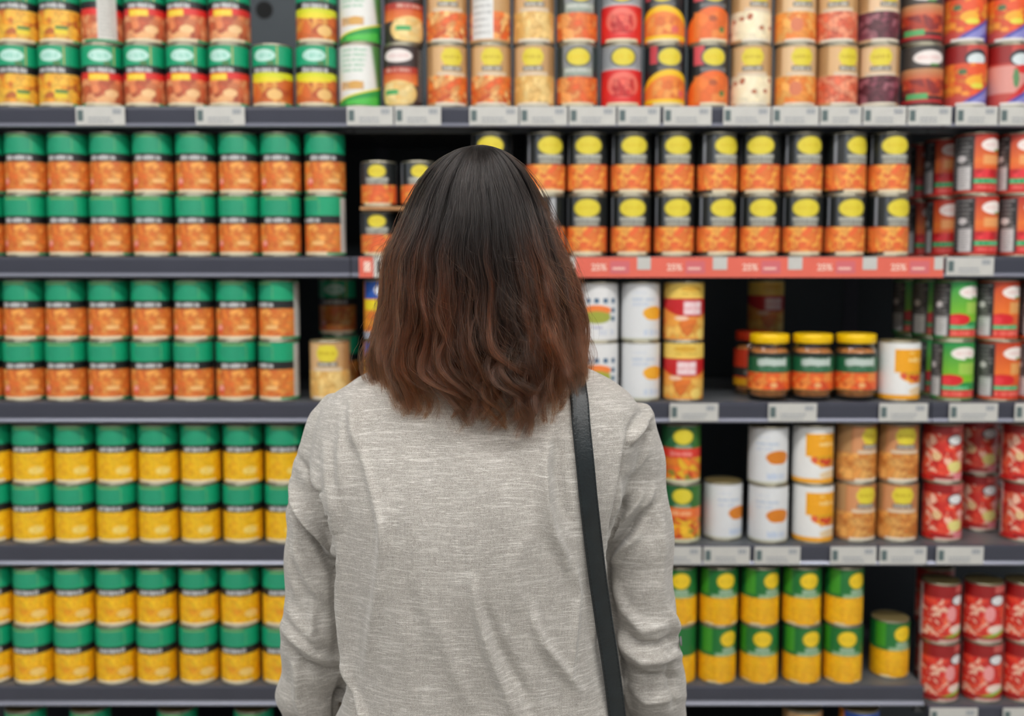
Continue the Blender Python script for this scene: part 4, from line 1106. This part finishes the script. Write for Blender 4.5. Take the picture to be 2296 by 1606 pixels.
# ------------------------------------------------------------------ hair
HR = [(326, 1076, 1084, .003), (328, 1058, 1096, .014), (332, 1036, 1112, .026), (338, 1022, 1124, .038), (346, 1008, 1138, .049), (357, 994, 1150, .060), (372, 979, 1164, .072), (395, 962, 1181, .085), (427, 941, 1201, .098), (470, 917, 1224, .109), (520, 895, 1243, .115),
      (575, 868, 1262, .119), (630, 862, 1280, .121), (680, 861, 1287, .121), (740, 856, 1294, .120), (790, 851, 1294, .119), (830, 850, 1290, .118), (870, 866, 1280, .116), (910, 884, 1262, .113), (950, 905, 1238, .110), (990, 915, 1225, .108)]
HY = 1.188
def smooth(x, a, b_):
    t = np.clip((x - a) / (b_ - a), 0, 1); return t * t * (3 - 2 * t)
def rowY(y): return HY - .056 * (1 - float(smooth(y, 326, 436)))
hz = np.array([at(1083, r[0], rowY(r[0])).z for r in HR]); hl = np.array([at(r[1], r[0], rowY(r[0])).x for r in HR]); hr = np.array([at(r[2], r[0], rowY(r[0])).x for r in HR])
ZT = float(hz[0])
_u = np.linspace(0, math.sqrt(ZT - hz[-1]), 400)
def _sm(v):
    d = np.interp(_u, np.sqrt(ZT - hz), v)
    k = np.exp(-np.linspace(-2.2, 2.2, 31) ** 2); k /= k.sum()
    return np.convolve(np.pad(d, 15, mode='reflect', reflect_type='odd'), k, 'valid')
_L, _R = _sm(hl), _sm(hr)
def env(z):
    u = np.sqrt(np.maximum(ZT - z, 0))
    l = np.interp(u, _u, _L); r = np.interp(u, _u, _R); d = ZT - z
    b_ = np.sqrt(np.maximum(1 - (1 - np.clip(d / .13, 0, 1)) ** 2, 0)) * .062 + .058 - .010 * smooth(d, .22, .33)
    return (l + r) / 2, np.maximum((r - l) / 2, .0005), b_
def whorl(d): return .056 * (1 - smooth(d, 0, .075))
def zpx(y): return at(1083, y, rowY(y)).z

m, nt, b = new_mat('hair_base'); M['hairbase'] = m
b.inputs['Base Color'].default_value = (*lin((30, 20, 17)), 1); b.inputs['Roughness'].default_value = .6; b.inputs['Specular IOR Level'].default_value = .2
hm = MB(); rr = []; ztop0 = zpx(326.3)
for y in (328, 332, 338, 348, 363, 385, 420, 460, 500, 560, 620, 680, 740, 790, 830, 850):
    z = zpx(y); c, a, b_ = env(z); k = .86 if y < 700 else .86 - .30 * (y - 700) / 160
    ring = []
    for s in range(64):
        t = 2 * PI * s / 64
        q = math.sin(t); cf_ = float(whorl(ZT - z))
        bb = (b_ - cf_) * k if q < 0 else ((cf_ + b_ * .75) * k if y < 420 else b_ * k * .45)
        ring.append(sh((c + a * k * math.cos(t), HY - cf_ + bb * q, z - .005)))
    rr.append(ring)
hair = hm.loft(rr).build('hair', M['hairbase'], person, True)

NS, NP = 24000, 42
g = np.random.default_rng(11)
s = np.linspace(0, 1, NP)
th0 = np.radians(g.uniform(-218, 38, NS))                 # azimuth, -90 deg is straight back
# clumps
NB, NC = 52, 170
cb = np.radians(np.linspace(-218, 38, NB) + g.uniform(-2.0, 2.0, NB)); cf = np.radians(np.linspace(-219, 39, NC) + g.uniform(-.7, .7, NC))
ib = np.abs(th0[:, None] + g.normal(0, .03, NS)[:, None] - cb[None]).argmin(1)
iff = np.abs(th0[:, None] + g.normal(0, .015, NS)[:, None] - cf[None]).argmin(1)
side = np.cos(th0)                                        # -1 left, +1 right
# length: the row in the photo where each lock ends
endb = 932 + g.normal(0, 9, NB); thc = cb
endb = np.where(np.cos(thc) < -.55, 912 - 60 * smooth(-np.cos(thc), .55, 1.0), endb)
endb = np.where(np.cos(thc) > .60, 910 - 50 * smooth(np.cos(thc), .60, 1.0), endb)
endb += g.normal(0, 6, NB)
tail = g.random(NS)
endy = endb[ib] + g.normal(0, 5, NC)[iff] + g.normal(0, 3.5, NS) - np.where(tail < .16, g.uniform(0, 110, NS), 0) - np.where(tail < .06, g.uniform(60, 220, NS), 0)
zend = np.array([zpx(y) for y in endy])
ztop = ZT - .00002
z = ztop - (ztop - zend)[:, None] * (s[None] ** 2.3)
layer = 1.0 - np.abs(g.normal(0, .045, NS)); layer = np.clip(layer, .86, 1.0); layer = np.where(g.random(NS) < .16, g.uniform(.62, .88, NS), layer)
m1_ = smooth(s, .45, 1.0)[None] * .55; m2_ = smooth(s, .35, .9)[None] * .60 + smooth(s, .78, 1.0)[None] * .34
th = th0[:, None] + (cb[ib] - th0)[:, None] * m1_ * .22 + (cf[iff] - th0)[:, None] * m2_
# slow sideways drift per lock
dr_b = g.normal(0, .035, NB)[ib][:, None]; dr_f = g.normal(0, .022, NC)[iff][:, None]; dr_s = g.normal(0, .018, NS)[:, None]
th = th + (dr_b * smooth(s, .25, .9)[None] + dr_f * smooth(s, .2, .8)[None] + dr_s * s[None])
phb = g.uniform(0, 6.28, NB); wl = g.uniform(.085, .135, NB); ampb = g.uniform(.5, 1.25, NB)
phf = g.normal(0, .55, NC)
depth = (ztop - z)
A = (.0125 * smooth(depth, .13, .30)) * ampb[ib][:, None] * (1 - .5 * np.abs(side)[:, None] ** 2)
phase = 2 * PI * depth / wl[ib][:, None] + phb[ib][:, None] + phf[iff][:, None]
lat = A * np.sin(phase) + .0016 * smooth(depth, .05, .2) * np.sin(2 * PI * depth / .055 + (phb[ib] * 3 + phf[iff] * 5)[:, None])
rad_ = A * .60 * np.cos(phase + .6) + g.normal(0, .0022, NC)[iff][:, None] * smooth(s, .05, .4)[None] + g.normal(0, .0060, NC)[iff][:, None] * smooth(s, .55, .9)[None]
# individual strands wander a little
for kf, am in ((3, .0011), (7, .00045), (13, .00020)):
    lat += am * smooth(s, .05, .5)[None] * np.sin(kf * 2 * PI * s[None] + g.uniform(0, 6.28, NS)[:, None]) * g.uniform(.3, 1.4, NS)[:, None]
    rad_ += am * .8 * smooth(s, .05, .5)[None] * np.sin(kf * 2 * PI * s[None] + g.uniform(0, 6.28, NS)[:, None])
fly = g.random(NS) < .018
lat += np.where(fly, g.normal(0, .012, NS), 0)[:, None] * (s[None] ** 2); rad_ += np.where(fly, np.abs(g.normal(0, .006, NS)), 0)[:, None] * smooth(s, .05, .6)[None]
# tips: locks flick sideways and outward
tip = smooth(s, .80, 1.0)[None]
flick = g.normal(.017, .016, NB)
flick = np.where(np.cos(thc) < -.55, -.005 + g.normal(0, .004, NB), flick)      # left locks flick to the left
flick = np.where((np.cos(thc) > .15) & (np.cos(thc) < .75), .018 + g.normal(0, .006, NB), flick)
flick = np.where(np.cos(thc) > .72, .003 + g.normal(0, .004, NB), flick)
lat_tip = (flick[ib] + g.normal(0, .005, NC)[iff])[:, None] * tip ** 1.5
out_tip = (g.uniform(-.002, .010, NB)[ib] + g.normal(0, .003, NC)[iff])[:, None] * tip
c, a, b_ = env(z)
front = np.sin(th) > 0
co_ = whorl(depth)
bb = np.where(front, co_ + b_ * (.78 - .20 * smooth(depth, .03, .09)), b_ - co_)
cosT, sinT = np.cos(th), np.sin(th)
X_ = c + a * layer[:, None] * cosT; Y_ = HY - co_ + bb * layer[:, None] * sinT
nx, ny = cosT / np.maximum(a, .01), sinT / np.maximum(bb, .01); nl = np.hypot(nx, ny); nx /= nl; ny /= nl
tx, ty = -ny, nx                                          # at the back (-y side) this runs to +x
fade = smooth(s, .02, .25)[None]
grow = 1.0
X_ = X_ + (tx * lat) * fade + nx * rad_ * fade
Y_ = Y_ + (ty * lat) * fade + ny * rad_ * fade
X_ = X_ + np.where(np.abs(sinT) > -2, lat_tip, 0); Y_ = Y_ + ny * out_tip; X_ = X_ + nx * out_tip * .6
# lift at sideways-flicking tips
z = z + np.abs(lat_tip) * .75 * tip ** 2
pos = np.stack([X_ - BASE.x, Y_ - BASE.y, z], -1).astype(np.float32)

hc = bpy.data.hair_curves.new('hair_strands')
hc.add_curves([NP] * NS)
hc.attributes['position'].data.foreach_set('vector', pos.reshape(-1))
rt = g.uniform(.00008, .00021, NS)[:, None] * (1 - .65 * smooth(s, .7, 1.0))[None]
ra = hc.attributes.get('radius') or hc.attributes.new('radius', 'FLOAT', 'POINT')
ra.data.foreach_set('value', rt.astype(np.float32).reshape(-1))
# dyed lengths: nearly black at the crown, mahogany from mid length, lighter tips
dark = np.array(lin((29, 24, 22))); mid = np.array(lin((44, 29, 21))); red = np.array(lin((94, 50, 28))); tipc = np.array(lin((104, 56, 26)))
wb = np.clip(g.normal(.35, .34, NB), 0, 1)[ib] * .6 + np.clip(g.normal(.35, .35, NC), 0, 1)[iff] * .4
wb = np.clip(wb * 1.5 - .26 + .30 * (np.abs(side) - .45), 0, 1.0)
d1 = smooth(depth + g.normal(0, .012, NS)[:, None] + .05 * np.abs(side)[:, None], .09, .22)
colr = dark * (1 - d1[..., None]) + mid * d1[..., None]
wr_ = (wb[:, None] * smooth(depth + .04 * np.abs(side)[:, None], .10, .20))[..., None]
wr_ = wr_ * (1 - .55 * smooth(depth, .21, .29))[..., None]
colr = colr * (1 - wr_) + red * wr_
wt = (smooth(s, .80, .97)[None] * (np.clip(g.normal(.4, .35, NC), 0, 1)[iff] * g.uniform(.3, 1.0, NS))[:, None])[..., None]
colr = colr * (1 - wt) + tipc * wt
colr *= np.exp(g.normal(-.12, .55, NS))[:, None, None]
cc = np.ones((NS, NP, 4), np.float32); cc[..., :3] = colr
ta = hc.attributes.new('tint', 'FLOAT_COLOR', 'POINT'); ta.data.foreach_set('color', cc.reshape(-1))
m = bpy.data.materials.new('dyed_hair'); m.use_nodes = True; nt = m.node_tree; nt.nodes.clear()
o_ = nt.nodes.new('ShaderNodeOutputMaterial'); hb_ = nt.nodes.new('ShaderNodeBsdfHairPrincipled')
hb_.model = 'CHIANG'; hb_.parametrization = 'COLOR'
at_ = nt.nodes.new('ShaderNodeAttribute'); at_.attribute_name = 'tint'
nt.links.new(at_.outputs['Color'], hb_.inputs['Color'])
hb_.inputs['Roughness'].default_value = .27
hb_.inputs['IOR'].default_value = 1.42; hb_.inputs['Radial Roughness'].default_value = .45
if 'Random Roughness' in hb_.inputs: hb_.inputs['Random Roughness'].default_value = .2
nt.links.new(hb_.outputs[0], o_.inputs['Surface'])
hc.materials.append(m)
ho = bpy.data.objects.new('hair_strands', hc); COL.objects.link(ho); ho.parent = hair
try: SC.cycles_curves.shape = 'THICK'
except Exception: pass

# ------------------------------------------------------------------ shoulder bag and its strap
bag = empty('shoulder_bag', (BASE.x + .20, 1.16, .62))
tag(bag, 'black leather shoulder bag strap running down the back of the grey sweater', 'bag')
bo = bag.location
SP_ = [(1293, 850), (1296, 872), (1300, 905), (1303, 950), (1309, 1010), (1314, 1060), (1319, 1114), (1324, 1160), (1330, 1212), (1336, 1262), (1342, 1310), (1349, 1358), (1356, 1407), (1364, 1456), (1371, 1505), (1378, 1556), (1384, 1606), (1392, 1660), (1400, 1715)]
cen = []; nrm = []
for x, y in SP_:
    h_, nn, _, _ = hit(x, y)
    if h_ is None: h_ = at(x, y, 1.09); nn = Vector((0, -1, 0))
    h_ = h_.copy()
    for dx in (-17, -9, 9, 17):
        q_ = hit(x + dx, y)[0]
        if q_ is not None and abs(q_.y - h_.y) < .02: h_.y = min(h_.y, q_.y)
    cen.append(h_); nrm.append(nn)
# taut strap: it bridges the hollows
ys = [p.y for p in cen]
for it_ in range(30):
    for i in range(1, len(ys) - 1):
        ys[i] = min(ys[i], (ys[i - 1] + ys[i + 1]) / 2 + .0004)
C2 = []
for (x, y), yy in zip(SP_, ys):
    C2.append(at(x, y, yy - .0035))
# over the shoulder and down the front
top = C2[0]
fr = [Vector((top.x - .003, top.y + .022, top.z + .012)), Vector((top.x - .006, 1.190, top.z + .020)), Vector((top.x - .010, 1.240, top.z + .008)), Vector((top.x - .006, 1.285, top.z - .05)), Vector((top.x + .01, 1.315, top.z - .16)), Vector((top.x + .045, 1.325, 1.06)), Vector((top.x + .075, 1.31, .92)), Vector((BASE.x + .205, 1.24, .755))]
full = list(reversed(fr)) + C2 + [Vector((BASE.x + .205, 1.10, .80)), Vector((BASE.x + .205, 1.10, .755))]
def catmull(P, k=5):
    out = []
    for i in range(len(P) - 1):
        p0, p1, p2, p3 = P[max(i - 1, 0)], P[i], P[i + 1], P[min(i + 2, len(P) - 1)]
        for j in range(k):
            t = j / k
            out.append(.5 * ((2 * p1) + (p2 - p0) * t + (2 * p0 - 5 * p1 + 4 * p2 - p3) * t * t + (3 * p1 - p0 - 3 * p2 + p3) * t * t * t))
    out.append(P[-1]); return out
pathS = catmull(full, 5)
# frames: outward from the body's axis
sb = MB(); rs = []; st = MB()
WS, TH = .0104, .0015
frames = []
for i, p in enumerate(pathS):
    d = (pathS[min(i + 1, len(pathS) - 1)] - pathS[max(i - 1, 0)]).normalized()
    axis = Vector((p.x - .012, 1.19, min(p.z, top.z - .10)))
    o2 = (p - axis); o2 = (o2 - d * o2.dot(d)).normalized()
    sd = d.cross(o2).normalized(); frames.append((p, d, o2, sd))
for p, d, o2, sd in frames:
    prof = [(-1, -.3), (-1, .35), (-.9, 1.0), (-.72, 1.25), (-.66, .95), (0, 1.15), (.66, .95), (.72, 1.25), (.9, 1.0), (1, .35), (1, -.3), (.9, -.9), (-.9, -.9)]
    rs.append([tuple(p + sd * (u * WS) + o2 * (v * TH) - bo) for u, v in prof])
sb.loft(rs)
strap = sb.build('strap', M['leather'], bag); smooth_by_angle(strap, 60)
acc = 0
for i in range(len(frames) - 1):
    p, d, o2, sd = frames[i]; p2, _, o22, sd2 = frames[i + 1]
    L__ = (p2 - p).length; nst = max(1, int(L__ / .0042))
    for k in range(nst):
        t0, t1 = (k + .12) / nst, (k + .76) / nst
        for u in (-.80, .80):
            q0 = p.lerp(p2, t0) + sd * (u * WS) + o2 * (TH * 1.12); q1 = p.lerp(p2, t1) + sd * (u * WS) + o22 * (TH * 1.12)
            e = sd * .00045; h2 = o2 * .0004; nn = len(st.v)
            st.v += [tuple(x - bo) for x in (q0 - e, q0 + e, q1 + e, q1 - e, q0 - e * .3 + h2, q0 + e * .3 + h2, q1 + e * .3 + h2, q1 - e * .3 + h2)]
            st.f += [tuple(nn + i_ for i_ in q) for q in ((0, 3, 2, 1), (4, 5, 6, 7), (0, 1, 5, 4), (1, 2, 6, 5), (2, 3, 7, 6), (3, 0, 4, 7))]
stitch = st.build('stitching', M['thread'], strap)
bb_ = MB()
bb_.loft([[(cx_, cy_, z_) for cx_, cy_, z_ in ring_se(.02, 0, z_, a_, d_, 40, 5)] for z_, a_, d_ in ((-.13, .030, .125), (-.12, .036, .135), (.0, .036, .135), (.11, .030, .128), (.125, .022, .120))])
bgo = bb_.build('bag_body', M['leather'], bag); smooth_by_angle(bgo, 40)
fl = MB(); fl.loft([[(cx_, cy_, z_) for cx_, cy_, z_ in ring_se(.022, 0, z_, a_, d_, 40, 5)] for z_, a_, d_ in ((.0, .038, .131), (.01, .0395, .137), (.10, .036, .136), (.130, .024, .124))])
flo = fl.build('bag_flap', M['leather'], bag); smooth_by_angle(flo, 40)
MB().box(.054, .064, -.012, .012, -.004, .020).build('buckle', M['steel'], flo)


# ------------------------------------------------------------------ camera
cd = bpy.data.cameras.new('camera'); cam = bpy.data.objects.new('camera', cd); COL.objects.link(cam)
cam.location = (0, 0, CZ); cam.rotation_euler = (PI / 2 - PITCH, 0, 0)
cd.sensor_width = 36.0; cd.sensor_fit = 'HORIZONTAL'; cd.lens = 36.0 * F / W
cd.clip_start = .05
cd.dof.use_dof = True; cd.dof.focus_distance = 1.09; cd.dof.aperture_fstop = 2.8
SC.camera = cam
SC.view_settings.view_transform = 'Standard'; SC.view_settings.look = 'None'
SC.view_settings.gamma = 1.0; SC.view_settings.exposure = 0.05
try: SC.view_settings.use_curve_mapping = False
except Exception: pass
SC.cycles.max_bounces = 8
